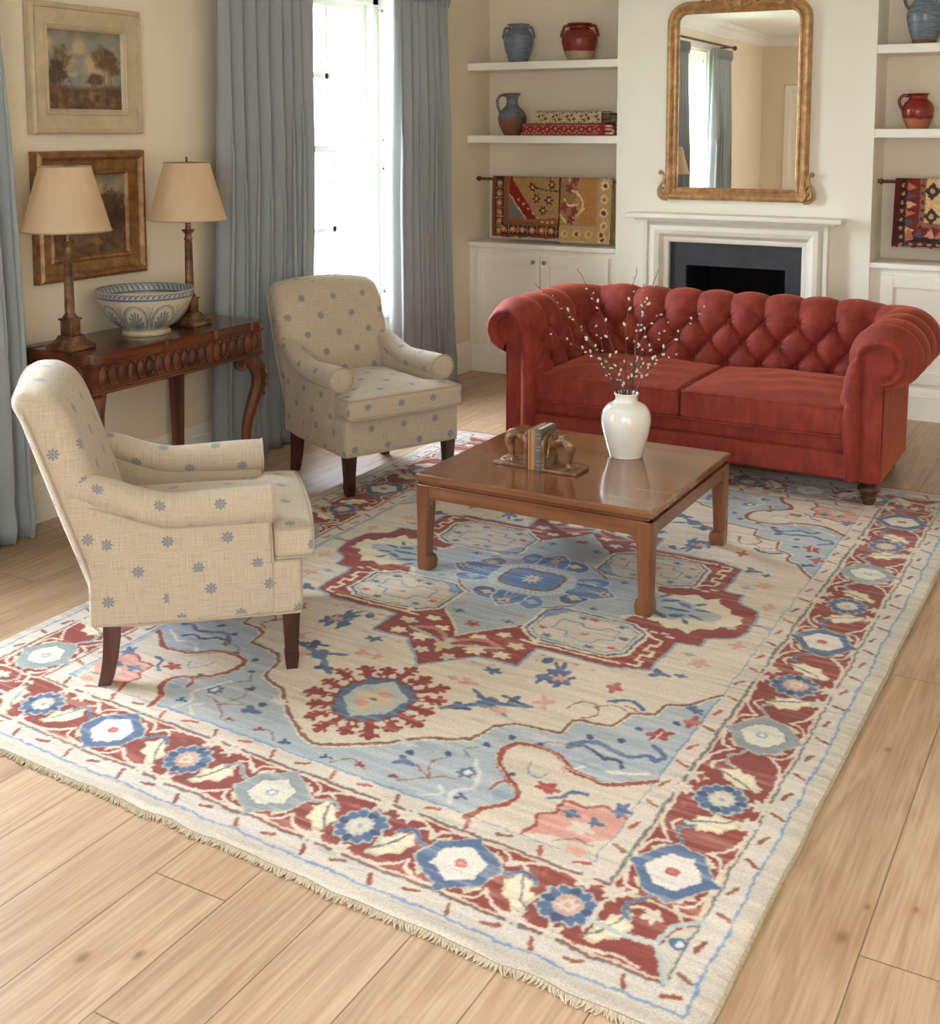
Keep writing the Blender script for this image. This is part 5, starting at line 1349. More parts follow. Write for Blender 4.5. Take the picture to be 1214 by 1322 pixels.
STEM_LABEL = ['longest willow branch, leaning far left from the white vase', 'tall willow branch curving up and left in the white vase', 'lowest left-leaning willow branch in the white vase', 'short upright-left willow branch in the white vase', 'tall straight willow branch near the middle of the white vase', 'tall willow branch just right of the middle, tip beside the firebox', 'slightly shorter upright willow branch between the two tall middle ones', 'willow branch bending right, ending in one catkin over the sofa back', 'longest willow branch, leaning far right from the white vase', 'short right-leaning willow branch below the longest right one', 'lowest willow branch on the right of the white vase', 'willow branch just right of the longest left-leaning one in the vase']
DEP = [.05, .03, -.06, .02, .05, -.03, .03, -.05, .02, .07, -.05, -.02]
def willow():
    rx = Vector((.8707, .4917, 0)); fx = Vector((-.4917, .8707, 0)); first = None; r3 = random.Random(7)
    for i, st in enumerate(STEMS):
        root = empty('willow_branch', (-1.667, 4.161, TZ), label=STEM_LABEL[i], cat='branch', group='pussy willow branches in the vase')
        n = len(st); pts = []
        base = Vector((st[0][0] * .3, .03 * DEP[i] / .07 * .3, .03))
        ctrl = [rx * (-st[0][0] * .9) + fx * (-DEP[i] * .35) + Vector((0, 0, .022))] + [rx * a + fx * (DEP[i] * (k / (n - 1)) ** 1.2) + Vector((0, 0, b)) for k, (a, b) in enumerate(st)]
        ph = smoothpath(ctrl, 7); ph = [p + rx * (.0025 * math.sin(k * 1.3 + i)) * (k > 8) for k, p in enumerate(ph)]; m = len(ph)
        MB().tube(ph, [.0034 * (1 - .72 * k / m) for k in range(m)], 6).build('stem', M['twig'], root)
        start = 10; k = start; side = 1
        while k < m - 1:
            p = ph[k]; t = (ph[min(k + 1, m - 1)] - ph[k - 1]).normalized(); sd = (t.cross(fx)).normalized() * side
            dirv = (t * .8 + sd * .6).normalized(); s_ = r3.uniform(.55, 1.15) * (1.0 if k < m * .75 else .62)
            if first is None: first = MB().sphere((0, 0, .0055), (.0042, .0042, .0068), 10, 7).build('catkin', M['catkin'], root); o = first
            else: o = first.copy(); COL.objects.link(o); o.parent = root
            o.location = p + sd * .003 + dirv * .001; o.rotation_euler = dirv.to_track_quat('Z', 'Y').to_euler(); o.scale = (s_ * 1.15,) * 3
            side = -side; k += r3.choice((1, 2, 2, 3))
willow()
# carved bookends
def bookend(x, y, sx, label):
    r = empty('bookend', (x, y, TZ), label=label, cat='bookend', group='carved animal-leg bookends')
    mb = MB().box((0, -.001, 0), (sx * .140, .118, .012), .003); mb.build('base_plate', M['bookend'], r)
    pl = [(-.0, 0), (-.0, .085)]
    arch = [(.0, .0)] + [(.0, .095)] + [(.0585 - .0585 * math.cos(t), .095 + .045 * math.sin(t)) for t in np.linspace(0, PI, 15)] + [(.117, .0)]
    MB().prism([(a, b) for a, b in arch], 0, sx * .013, axis=0).build('upright_plate', M['bookend'], r, angle=30)
    path = [(.01, .058, .098), (.035, .055, .100), (.056, .052, .108), (.076, .050, .112), (.092, .048, .100), (.096, .048, .080), (.092, .050, .062), (.089, .052, .045), (.088, .054, .028), (.089, .054, .014)]
    rad = [.030, .021, .019, .021, .022, .018, .0145, .0115, .010, .015]
    ph = smoothpath([(sx * a, b, c) for a, b, c in path], 5); rr_ = np.interp(np.linspace(0, 1, len(ph)), np.linspace(0, 1, len(rad)), rad)
    rr_ = [q * (1 + .05 * math.sin(k * 1.9)) for k, q in enumerate(rr_)]
    MB().tube(ph, rr_, 14).build('carved_leg', M['bookend'], r, angle=80)
    mb = MB(); r4 = random.Random(3)
    for k in range(26):
        a = r4.random() * 6.28; q = r4.random() ** .6; mb.sphere((sx * .089 + math.cos(a) * .036 * q, .056 + math.sin(a) * .040 * q, .012), (.009, .009, .004 + .006 * (1 - q)), 7, 5)
    mb.build('carved_ground', M['bookend'], r)
    mb = MB(); mb.tube(smoothpath([(sx * .016, .02, .05), (sx * .018, .03, .09), (sx * .018, .058, .122), (sx * .018, .088, .09), (sx * .016, .098, .05)], 6), .006, 8); mb.build('carved_rim', M['bookend'], r)
bookend(-1.915, 3.815, -1, 'left carved bronze bookend with bent animal leg, on the coffee table')
bookend(-1.852, 3.803, 1, 'right carved bronze bookend with bent animal leg and arched plate, nearer the vase')
def book(x, y, th, h, dp, m, label, band=True):
    r = empty('book', (x, y, TZ), label=label, cat='book', group='books between the bookends')
    c = MB(); t = .002
    c.box((0, 0, 0), (t, dp, h), .0008); c.box((th - t, 0, 0), (th, dp, h), .0008)
    P = []
    for k in range(9):
        a = PI * k / 8; P.append([(th / 2 - th / 2 * math.cos(a), -.004 * math.sin(a), z) for z in (0, h)])
    c.grid(P); P = []
    for k in range(9):
        a = PI * k / 8; P.append([(th / 2 - (th / 2 - t) * math.cos(a), .002 - .004 * math.sin(a), z) for z in (0, h)])
    c.grid(P); c.build('cover', m, r, angle=50)
    MB().box((t, .003, .003), (th - t, dp - .004, h - .003)).build('pages', M['paper'], r, smooth=False)
    if band:
        g = MB()
        for z in (.02, .035, .075, .088, .12, h - .02): g.box((th * .12, -.0052, z), (th * .88, -.003, z + .0016))
        g.build('spine_tooling', M['book_gold'], r, smooth=False)
book(-1.912, 3.817, .012, .148, .12, M['book_tan'], 'slim tan leather book, leftmost between the bookends', False)
book(-1.899, 3.815, .018, .152, .12, M['book_tan'], 'thicker tan leather book with plain spine, in the middle between the bookends', False)
book(-1.880, 3.812, .026, .155, .12, M['book_grey'], 'grey cloth book with gold bands on its spine, beside the right bookend')

# ------------------------------------------------------------ console (fold-over) table with its lamps and bowl
def console():
    x0, x1, y0, y1, H = -3.885, -3.455, 3.19, 4.235, .745
    cx, cy = (x0 + x1) / 2, (y0 + y1) / 2
    r = empty('console_table', (cx, cy, 0), label='dark carved mahogany console table with scrolled legs against the window wall', cat='console table')
    w, d = (x1 - x0) / 2, (y1 - y0) / 2
    def outline(e=0.0):
        P = [(-w - e * 0, -d - e)]
        P += [(w - .15, -d - e)]
        for s in (-1, 1):
            q = []
            for k in range(9):
                a = PI / 2 * k / 8; q.append((w - .062 + (.062 + e) * math.sin(a), -(d - .062) - (.062 + e) * math.cos(a)))
            # little set-back before the rounded corner, as on a card table
            if s < 0: P += q + [(w + e, -(d - .10)), (w + e - .008, -(d - .11)), (w + e - .008, -.02), (w + e - .008, .02)]
            else: P += [(w + e - .008, d - .11), (w + e, d - .10)] + [(a_, -b_) for a_, b_ in reversed(q)]
        P += [(w - .15, d + e), (-w, d + e)]
        return P
    mb = MB()
    for z0, z1, e in ((H - .016, H, 0), (H - .036, H - .0195, -.001)):
        mb.prism(outline(e - .003), z0 + .003, z1 - .003); mb.prism(outline(e - .005), z0, z1)
        mb.prism(outline(e), z0 + .004, z1 - .004)
    mb.prism(outline(-.007), H - .021, H - .014)
    top = mb.build('tabletop', M['mahog_y'], r, smooth=False)
    mb = MB()
    for yy in (-.12, .18):
        for dz in (0,): mb.box((w - .010, yy - .010, H - .037), (w - .004, yy + .010, H - .001), .002)
    mb.build('hinge_block', M['mahog_z'], top)
    za, zb = .585, H - .036; o = .018
    mb = MB(); mb.box((-w, -d + o, za), (w - o - .006, d - o, zb)); mb.build('frieze_box', M['mahog_y'], r, smooth=False)
    mb = MB()
    mb.box((-w, -d + o - .008, zb - .012), (w - o + .004, d - o + .008, zb), .004); mb.box((-w, -d + o - .010, za), (w - o + .006, d - o + .010, za + .012), .004); mb.box((-w, -d + o - .004, za + .012), (w - o, d - o + .004, za + .02), .003)
    mb.build('frieze_moulding', M['mahog_y'], r)
    # carved ovals along the front and the ends
    mb = MB(); zc = (za + zb) / 2 + .004; hh = (zb - za) / 2 - .018
    def oval(c, u, nrm, wd):
        u = Vector(u); nrm = Vector(nrm); c = Vector(c); P = []
        for rr_, hgt in ((1.0, 0), (.97, .006), (.86, .007), (.78, .002), (.7, .002), (.5, .008), (.25, .010), (.02, .0105)):
            P.append([tuple(c + u * (wd * rr_ * math.cos(t)) + Vector((0, 0, hh * rr_ * math.sin(t))) + nrm * hgt) for t in np.linspace(0, 2 * PI, 21)[:-1]])
        mb.grid(P, close_v=True)
    xf = w - o - .006; n = 19; L_ = 2 * d - 2 * o - .05
    for k in range(n): oval((xf, -L_ / 2 + L_ * (k + .5) / n, zc), (0, 1, 0), (1, 0, 0), L_ / n / 2 - .001)
    mb.build('carved_oval_band', M['mahog_z'], r, angle=60)
    for s in (-1, 1):
        mb = MB()
        for k in range(6): oval((-w + .04 + (2 * w - .11) * (k + .5) / 6, s * (d - o), zc), (1, 0, 0), (0, s, 0), (2 * w - .11) / 12 - .001)
        mb.build('carved_oval_band', M['mahog_z'], r, angle=60)
    # scrolled front legs
    for s in (-1, 1):
        dg = Vector((.55, s * .83, 0)).normalized(); b0 = Vector((w - .062, s * (d - .075), 0))
        prof = [(.59, -.01, .034), (.565, .015, .037), (.535, .040, .038), (.49, .052, .036), (.44, .046, .034), (.38, .026, .030), (.31, .004, .027), (.24, -.010, .024), (.16, -.012, .022), (.09, .0, .022), (.04, .020, .024), (.012, .038, .024), (0, .044, .020)]
        ph = smoothpath([b0 + dg * o_ + Vector((0, 0, z)) for z, o_, _ in prof], 4); rr_ = np.interp(np.linspace(0, 1, len(ph)), np.linspace(0, 1, len(prof)), [p[2] for p in prof])
        lg = MB().tube(ph, rr_, 8, up=tuple(dg)).build('front_leg', M['mahog_z'], r, angle=40)
        # scroll volute under the frieze and carved leaf on the knee
        mb = MB(); side = Vector((-dg.y, dg.x, 0)); c = b0 - dg * .030 + Vector((0, 0, .545)); sp_ = []
        for k in range(34):
            a = k / 33 * 3.6 * PI; q = .030 * (1 - k / 40); sp_.append(c + dg * (q * math.cos(a)) + Vector((0, 0, q * math.sin(a))))
        for e in (-.012, .012): mb.tube([p + side * e for p in sp_], .008, 6)
        mb.build('carved_scroll', M['mahog_z'], lg); mb = MB()
        for k in range(7):
            t = k / 6; z = .54 - .13 * t; o_ = np.interp(z, [p[0] for p in prof][::-1], [p[1] for p in prof][::-1]); mb.sphere(tuple(b0 + dg * (o_ + .034) + Vector((0, 0, z)) + side * (.010 * (1 if k % 2 else -1))), (.011, .011, .013), 8, 6)
        mb.build('carved_knee_leaf', M['mahog_z'], lg)
    for yy in (-.32, .33):
        mb = MB(); P = []
        for z, h in ((.60, .027), (.3, .022), (0, .016)): P.append([(-w + .045 - h, yy - h, z), (-w + .045 + h, yy - h, z), (-w + .045 + h, yy + h, z), (-w + .045 - h, yy + h, z)])
        mb.grid(P, close_v=True); mb.f.append((8, 9, 10, 11)); mb.build('rear_leg', M['mahog_z'], r, smooth=False)
console()
def lamp(x, y, label):
    z0 = .7455; r = empty('table_lamp', (x, y, z0), R(6), label=label, cat='table lamp', group='bronze column table lamps')
    mb = MB(); mb.box((-.068, -.068, 0), (.068, .068, .018), .003); mb.box((-.062, -.062, .018), (.062, .062, .024), .002)
    P = []
    for z, h in ((.024, .054), (.030, .052), (.036, .044), (.050, .036), (.056, .034)): P.append([(-h, -h, z), (h, -h, z), (h, h, z), (-h, h, z)])
    mb.grid(P, close_v=True); mb.box((-.027, -.027, .054), (.027, .027, .118), .002); mb.box((-.033, -.033, .116), (.033, .033, .124), .003)
    mb.build('stepped_base', M['brass'], r, angle=25)
    MB().lathe([(.0, .122), (.027, .122), (.029, .128), (.024, .136), (.020, .142)] + [(.019, .145), (.0175, .26), (.0155, .375), (.018, .38), (.020, .386), (.016, .392), (.015, .405), (.020, .412), (.027, .420), (.028, .426), (.012, .428), (.011, .45), (.015, .455), (.015, .49), (0, .495)], 28).build('column', M['brass'], r, angle=35)
    mb = MB(); 
    for k in range(14):
        a = 2 * PI * k / 14; mb.tube([(.0185 * math.cos(a), .0185 * math.sin(a), .15), (.0155 * math.cos(a), .0155 * math.sin(a), .37)], .0016, 5)
    mb.build('fluting', M['brass'], r)
    sh = MB(); sh.lathe([(.170, .468), (.098, .722)], 64).build('lamp_shade', M['shade'], r)
    s = COL.objects[-1] if False else r.children[-1]
    md = s.modifiers.new('thickness', 'SOLIDIFY'); md.thickness = .0025
    mb = MB(); mb.tube([(.1705 * math.cos(t), .1705 * math.sin(t), .470) for t in np.linspace(0, 2 * PI, 60)], .0028, 6, False); mb.tube([(.100 * math.cos(t), .100 * math.sin(t), .720) for t in np.linspace(0, 2 * PI, 50)], .0024, 6, False); mb.build('shade_trim', M['chair_piping'], s)
    for a in (0, 2 * PI / 3, 4 * PI / 3): pass
    mb = MB(); mb.tube(smoothpath([(0, .0, .49), (0, .045, .53), (0, .045, .64), (0, .0, .725)], 6), .0018, 6); mb.tube(smoothpath([(0, .0, .49), (0, -.045, .53), (0, -.045, .64), (0, .0, .725)], 6), .0018, 6)
    for k in range(3): a = k * 2 * PI / 3; mb.tube([(0, 0, .722), (.099 * math.cos(a), .099 * math.sin(a), .720)], .0016, 5)
    mb.build('harp', M['brass'], r)
    MB().lathe([(0, .724), (.006, .724), (.004, .732), (.006, .738), (.003, .745), (0, .748)], 14).build('finial', M['brass'], r)
    MB().sphere((0, 0, .555), (.028, .028, .038), 16, 10).build('bulb', M['paper'], r)
    return r
l1 = lamp(-3.66, 3.27, 'bronze column lamp with pale tapered shade, left end of the console table, nearest the camera')
l2 = lamp(-3.66, 3.95, 'bronze column lamp with pale tapered shade, right end of the console table by the curtain')
MB().tube(smoothpath([(-.066, -.01, .006), (-.10, -.03, .010), (-.13, -.07, .006), (-.165, -.10, .004), (-.178, -.115, -.02)], 6), .003, 6).build('cord', M['cord'], l1)

# large painted bowl
def bowl():
    out = [(.0, .004), (.088, .004), (.095, .0), (.1, .0), (.102, .010), (.092, .022), (.100, .030), (.130, .048), (.160, .080), (.182, .118), (.195, .150), (.202, .178), (.207, .190)]
    inn = [(.205, .193), (.199, .186), (.190, .150), (.172, .108), (.14, .065), (.10, .042), (.05, .034), (.001, .032)]
    po = dens(out[4:], 14); base = dens(out[:5], 4)
    prof = base[:-1] + po + dens(inn, 12); nb = len(base) - 1; no_ = len(po)
    NU = 500; n = len(prof)
    CR = np.array((206, 192, 164)); BL = np.array((108, 124, 140)); DB = np.array((84, 100, 120)); WH = np.array((216, 212, 200))
    Pt = Paint(9.0, 3.0, .006, CR)       # 9 repeats wide; v 0..3 over the outer wall
    for k in range(9):
        c = k + .5
        Pt.line([(c + .44 * math.cos(t), 1.25 + .86 * math.sin(t)) for t in np.linspace(0, 2 * PI, 50)], .05, BL)
        Pt.line([(c + .38 * math.cos(t), 1.25 + .77 * math.sin(t)) for t in np.linspace(0, 2 * PI, 50)], .022, DB)
        for a in np.linspace(-78, 78, 9):
            u = math.sin(R(a)); v_ = math.cos(R(a)); Ln = .75 + .30 * v_ * 1.2
            tip = (c + u * .30, .95 + v_ * .82 * (.75 + .25 * v_)); st = (c + u * .04, .82); Pt.line([st, ((st[0] + tip[0]) / 2 + u * .03, (st[1] + tip[1]) / 2 - .03), tip], .055, BL); Pt.ell(tip[0], tip[1], .035, .07, BL, rot=-R(a))
        for s in (-1, 1): Pt.ell(c + s * .16, .72, .09, .13, DB); Pt.ell(c + s * .16, .74, .045, .07, CR); Pt.ell(c + s * .15, .74, .02, .035, DB)
        Pt.line([(c, .55), (c, .8)], .03, DB)
        for s in (-.5, .5):
            for q in (-.05, 0, .05): Pt.line([(c + s, 1.35), (c + s + q * 1.6, 2.05)], .022, BL)
            Pt.ell(c + s, .55, .05, .09, BL)
    Pt.rect(0, 2.38, 9, 2.42, DB); Pt.rect(0, 2.42, 9, 2.88, BL); Pt.rect(0, 2.88, 9, 2.92, DB); Pt.rect(0, .28, 9, .31, DB); Pt.rect(0, .34, 9, .355, BL)
    for k in range(54):
        c = (k + .5) / 6; Pt.line([(c - .07, 2.50), (c - .02, 2.78), (c + .06, 2.80)], .03, WH); Pt.line([(c + .0, 2.5), (c + .06, 2.52), (c + .08, 2.66)], .022, WH); Pt.ell(c, 2.65, .014, .05, DB)
    Pi = Pt.a
    rgbv = np.empty((n, NU, 3)); co = np.empty((n, NU, 3)); tt = np.linspace(0, 2 * PI, NU)
    for i, (rr_, z) in enumerate(prof):
        co[i, :, 0] = rr_ * np.cos(tt); co[i, :, 1] = rr_ * np.sin(tt); co[i, :, 2] = z
        if nb <= i < nb + no_:
            v_ = (i - nb) / (no_ - 1) * 3; rgbv[i] = Pi[min(int(v_ / .006), Pi.shape[0] - 1), (np.linspace(0, 1, NU) * (Pi.shape[1] - 1)).astype(int)]
        elif i >= nb + no_ + 8 and i < nb + no_ + 24:
            v_ = 2.38 + (1 - (i - nb - no_ - 8) / 16) * .54; rgbv[i] = Pi[int(v_ / .006), (np.linspace(0, 1, NU) * (Pi.shape[1] - 1)).astype(int)]
        else: rgbv[i] = CR
    o = painted_grid('painted_bowl', rgbv, co, M['bowl']); o.location = (-3.675, 3.695, .7455)
    tag(o, 'large cream bowl painted with blue-grey palmettes, between the two lamps on the console', 'bowl')
# finer rings in the outer wall so the painting reads
_d = dens
bowl()

# ------------------------------------------------------------ pictures
def landscape(seed, W, H, mode):
    rng = np.random.default_rng(seed); res = .0022; nx, ny = int(W / res), int(H / res)
    Y, X = np.mgrid[0:ny, 0:nx]; u = X / nx; v = Y / ny
    nz = vnoise((ny, nx), (5, 5), rng, 4); n2 = vnoise((ny, nx), (14, 14), rng, 4); n3 = vnoise((ny, nx), (40, 40), rng, 2)
    sky = np.array([138, 136, 126]) * (1 - 0 * u[..., None]) + 0
    cl = np.clip((nz - .42) * 3.2 + .35 * np.exp(-((u - .45) ** 2 / .05 + (v - .62) ** 2 / .07)) * 2, 0, 1)[..., None]
    img = sky * (1 - cl) + np.array([190, 164, 126]) * cl
    img = img * (1 - .25 * (v[..., None] > .85) * (v[..., None] - .85) / .15)
    def blob(cx, cy, rx, ry, c, a=.9, rough=.5):
        nonlocal img
        d = np.hypot((u - cx) / rx, (v - cy) / ry) + (n2 - .5) * rough * 2 + (n3 - .5) * .3
        m = np.clip((1.0 - d) * 2.2, 0, 1)[..., None] * a; img = img * (1 - m) + np.array(c) * (0.85 + .5 * (n3[..., None] - .3)) * m
    if mode == 0:
        blob(.40, .66, .12, .05, (126, 140, 150), .6)
        blob(.30, .36, .25, .08, (120, 130, 136), .8); blob(.62, .38, .12, .09, (92, 72, 52), .9)
        blob(.16, .62, .15, .20, (122, 94, 64), .85); blob(.10, .42, .18, .22, (82, 62, 46), .9)
        blob(.72, .68, .15, .20, (118, 86, 58), .9); blob(.84, .60, .15, .20, (104, 76, 52), .9)
        trunks = [(.14, .25, .16, .6), (.78, .18, .72, .6), (.85, .17, .85, .6), (.80, .18, .82, .5)]
    else:
        blob(.80, .58, .25, .26, (92, 68, 50), .95); blob(.92, .40, .22, .25, (74, 54, 40), .95); blob(.18, .50, .22, .24, (96, 74, 54), .9)
        blob(.55, .36, .1, .05, (190, 176, 150), .8); trunks = [(.70, .2, .68, .5), (.80, .2, .80, .5), (.90, .18, .9, .5), (.2, .2, .22, .5)]
    g = np.clip((.32 + .05 * (n2 - .5) + .06 * np.abs(u - .45) - v) * 14, 0, 1)[..., None]
    gr = np.array([104, 76, 52]) * (.55 + .9 * n2[..., None]) + np.array([30, 22, 12]) * (n3[..., None] - .5)
    img = img * (1 - g) + gr * g
    m = np.clip(1 - np.hypot((u - .5 + (v - .2) * .5) / .16, (v - .17) / .05) + (n2 - .5), 0, 1)[..., None] * .6; img = img * (1 - m) + np.array([176, 142, 100]) * m
    for x0, y0, x1, y1 in trunks:
        t = np.clip((v - y0) / (y1 - y0), 0, 1); xc = x0 + (x1 - x0) * t + .01 * np.sin(v * 30); m = (np.clip(1 - np.abs(u - xc) / (.010 * (1.2 - t)), 0, 1) * (v > y0) * (v < y1))[..., None] * .85
        img = img * (1 - m) + np.array([60, 42, 30]) * m
    return np.clip(blur(img, 2), 0, 255)
def picture(yc, zc, w, h, fw, mat_, seed, mode, label, prof, slip=None):
    r = empty('framed_painting', (XL + .004, yc, zc), label=label, cat='painting', group='landscape paintings')
    mb = MB(); W_, H_ = w / 2, h / 2
    frame_sweep(mb, [(-W_, -H_), (W_, -H_), (W_, H_), (-W_, H_)], prof, True, lambda x, y, hh: (hh, x, y))
    mb.build('frame', mat_, r, angle=25)
    iw, ih = w - 2 * fw, h - 2 * fw
    if slip:
        mb = MB(); frame_sweep(mb, [(-iw / 2 - .012, -ih / 2 - .012), (iw / 2 + .012, -ih / 2 - .012), (iw / 2 + .012, ih / 2 + .012), (-iw / 2 - .012, ih / 2 + .012)], [(0, .012), (0, .026), (.006, .026), (.012, .018), (.016, .014)], True, lambda x, y, hh: (hh, x, y)); mb.build('gilt_slip', M[slip], r, angle=25)
    img = landscape(seed, iw, ih, mode); ny, nx = img.shape[:2]
    Yg, Zg = np.meshgrid(np.linspace(-iw / 2, iw / 2, nx), np.linspace(-ih / 2, ih / 2, ny)); rng = np.random.default_rng(1)
    co = np.dstack([.014 + .0006 * rng.random((ny, nx)), Yg, Zg]); painted_grid('canvas', img, co, M['canvas'], r)
    MB().box((0, -iw / 2 - .02, -ih / 2 - .02), (.013, iw / 2 + .02, ih / 2 + .02)).build('backing_board', M['oldwood'], r, smooth=False)
p1 = [(0, 0), (0, .030), (.004, .038), (.012, .042), (.020, .038), (.022, .028), (.030, .026), (.078, .022), (.080, .030), (.086, .031), (.090, .026), (.1, .018), (.1, .012)]
picture(3.60, 1.855, .60, .53, .1, M['cream_frame'], 5, 0, 'landscape painting in a wide cream-gold frame, upper of the two on the wall', p1, 'cream_frame')
p2 = [(0, 0), (0, .028), (.005, .040), (.016, .050), (.026, .048), (.034, .040), (.040, .030), (.075, .020), (.080, .022), (.085, .028), (.092, .026), (.1, .016), (.1, .012)]
picture(3.60, 1.25, .60, .54, .1, M['gilt_dark'], 17, 1, 'dark woodland painting in a bronze-gold frame, lower of the two, behind the left lamp', p2, 'gilt_dark')

# ------------------------------------------------------------ mirror
def mirror():
    r = empty('gilt_mirror', (-2.085, YF - .010, 1.195), R(.8), label='tall gilt-framed mirror with rounded top corners over the mantelpiece', cat='mirror')
    w, h, rc = .425, 1.165, .125
    def outl(e=0, n=14):
        P = [(-w + e, e), (w - e, e)]; q = rc - e
        P += [(w - rc + q * math.cos(t), h - rc + q * math.sin(t)) for t in np.linspace(0, PI / 2, n)]
        P += [(-w + rc - q * math.sin(t), h - rc + q * math.cos(t)) for t in np.linspace(0, PI / 2, n)]
        return P
    mb = MB(); prof = [(0, 0), (0, .018), (.005, .030), (.016, .040), (.028, .042), (.038, .036), (.044, .026), (.050, .024), (.054, .030), (.060, .032), (.066, .028), (.070, .018), (.074, .014), (.074, .006)]
    frame_sweep(mb, outl(), prof, True, lambda x, y, hh: (x, -hh, y))
    mb.build('frame', M['gilt'], r, angle=30)
    g = outl(.070); mb = MB(); mb.v = [(x, -.009, z) for x, z in g]; mb.f = [tuple(range(len(g)))]
    mb.v += [(x, -.004, z) for x, z in g]; n = len(g); mb.f += [tuple(range(n, 2 * n))[::-1]] + [(i, (i + 1) % n, n + (i + 1) % n, n + i) for i in range(n)]
    mb.build('mirror_glass', M['mirror'], r, smooth=False)
    MB().box((-w + .02, -.003, .02), (w - .02, 0, h - .08)).build('backing_board', M['oldwood'], r, smooth=False)
    # beading just inside the moulding
    bd = MB(); pth = outl(.068, 8); pth.append(pth[0]); 
    for a, b in zip(pth[:-1], pth[1:]):
        L = math.dist(a, b); k = max(1, int(L / .0085))
        for q in range(k): bd.sphere((a[0] + (b[0] - a[0]) * q / k, -.017, a[1] + (b[1] - a[1]) * q / k), .0036, 6, 4)
    bd.build('beading', M['gilt'], r, kind='stuff')
    # scrolled ears at the lower corners
    for s in (-1, 1):
        mb = MB()
        def T(pts, rad, dy=-.026): mb.tube(smoothpath([(s * (w + a), dy - .004 * math.sin(a * 60), b) for a, b in pts], 6), rad, 8)
        T([(-.02, .0), (.012, .004), (.034, .022), (.040, .05), (.028, .08), (.012, .105), (.004, .135), (.014, .160), (.026, .168), (.030, .158), (.022, .152)], .0085)
        T([(-.01, .02), (.012, .022), (.024, .04), (.020, .062), (.004, .066), (-.002, .05), (.008, .042)], .0075, -.032)
        T([(-.02, .06), (-.004, .09), (.0, .12), (-.012, .14)], .006, -.034)
        T([(-.03, .01), (-.01, .03), (-.012, .07), (-.024, .10)], .0075, -.040)
        for a, b, q in ((.012, .03, .012), (.020, .07, .010), (.006, .10, .008), (-.005, .045, .011)): mb.sphere((s * (w + a), -.032, b), (q, .008, q), 9, 6)
        mb.build('scroll_ear', M['gilt'], r, angle=80)
    mb = MB()
    for s in (-1, 1):
        def T2(pts, rad, dy=-.040): mb.tube(smoothpath([(s * a, dy, h + b) for a, b in pts], 6), rad, 8)
        T2([(.0, -.03), (.04, -.035), (.07, -.015), (.06, .01), (.035, .005), (.045, -.012)], .009); T2([(.06, -.02), (.11, -.03), (.15, -.012), (.19, -.02), (.23, -.035), (.27, -.03)], .007)
        T2([(.10, -.02), (.125, .0), (.15, .0), (.145, -.02)], .007); T2([(.18, -.02), (.20, -.002), (.225, -.01), (.215, -.025)], .006); T2([(.26, -.03), (.30, -.022), (.325, -.04), (.31, -.055)], .006)
    mb.sphere((0, -.045, h - .02), (.03, .014, .03), 14, 8); mb.sphere((0, -.05, h + .02), (.018, .012, .028), 12, 8)
    mb.build('crest_ornament', M['gilt'], r, angle=80)
mirror()

# ------------------------------------------------------------ pots on the shelves
def pot(name, x, y, z, prof, m, label, handles, cat, rot=0, inner=.006):
    r = empty(name, (x, y, z), R(rot), label=label, cat=cat)
    o = dens(prof, 6); zt = o[-1][1]; rt = o[-1][0]
    inn = [(max(a - inner, .001), b) for a, b in reversed(o[int(len(o) * .25):])]
    MB().lathe([(0, 0)] + o + [(rt - inner * .5, zt + .002)] + inn + [(0, inn[-1][1])], 44).build('body', m, r, angle=80)
    for hp, rad in handles: MB().tube(smoothpath([(a, 0, b) for a, b in hp], 7), rad, 10, flat=1.4).build('handle', m, r, angle=80)
    return r
urn = [(.058, .0), (.062, .004), (.070, .03), (.088, .085), (.098, .135), (.095, .172), (.075, .203), (.060, .213), (.057, .225), (.062, .236), (.072, .241), (.073, .246)]
def hnd(s, x0, z0, x1, z1, out): return [(s * x0, z0), (s * (x0 + out * .7), z0 + .006), (s * (x0 + out), (z0 + z1) / 2 + .012), (s * (x1 + out * .55), z1 - .006), (s * x1, z1)]
pot('two_handled_urn', -3.59, 7.0, 2.046, urn, M['blue_urn'], 'blue-grey glazed urn with two small handles on the upper left shelf', [(hnd(1, .060, .220, .085, .170, .035), .008), (hnd(-1, .060, .220, .085, .170, .035), .008)], 'urn', 12)
urn2 = [(.066, .0), (.071, .004), (.086, .03), (.104, .075), (.114, .118), (.110, .155), (.092, .185), (.066, .200), (.060, .208), (.062, .218), (.078, .226), (.080, .234)]
pot('two_handled_urn', -3.155, 7.0, 2.046, urn2, M['red_urn'], 'red glazed urn with bare clay foot and two handles on the upper left shelf', [(hnd(1, .064, .215, .095, .165, .042), .0095), (hnd(-1, .064, .215, .095, .165, .042), .0095)], 'urn', 12)
jug = [(.050, .0), (.054, .004), (.062, .02), (.082, .06), (.093, .10), (.090, .132), (.070, .165), (.046, .19), (.038, .21), (.038, .235), (.048, .262), (.058, .272)]
pot('handled_jug', -3.635, 7.0, 1.576, jug, M['blue_jug'], 'blue and brown drip-glazed jug with one handle on the lower left shelf', [([(-.036, .255), (-.07, .262), (-.098, .235), (-.096, .19), (-.080, .150)], .0085)], 'jug', 18)
rj = [(.052, .0), (.056, .004), (.068, .03), (.082, .07), (.085, .105), (.074, .138), (.055, .16), (.048, .172), (.052, .186), (.060, .192)]
pot('handled_jug', -1.105, 7.0, 1.616, rj, M['red_jug'], 'small red-brown glazed jug with one handle on the lower right shelf', [([(-.048, .178), (-.078, .184), (-.098, .160), (-.094, .130), (-.078, .100)], .0085)], 'jug', 8)
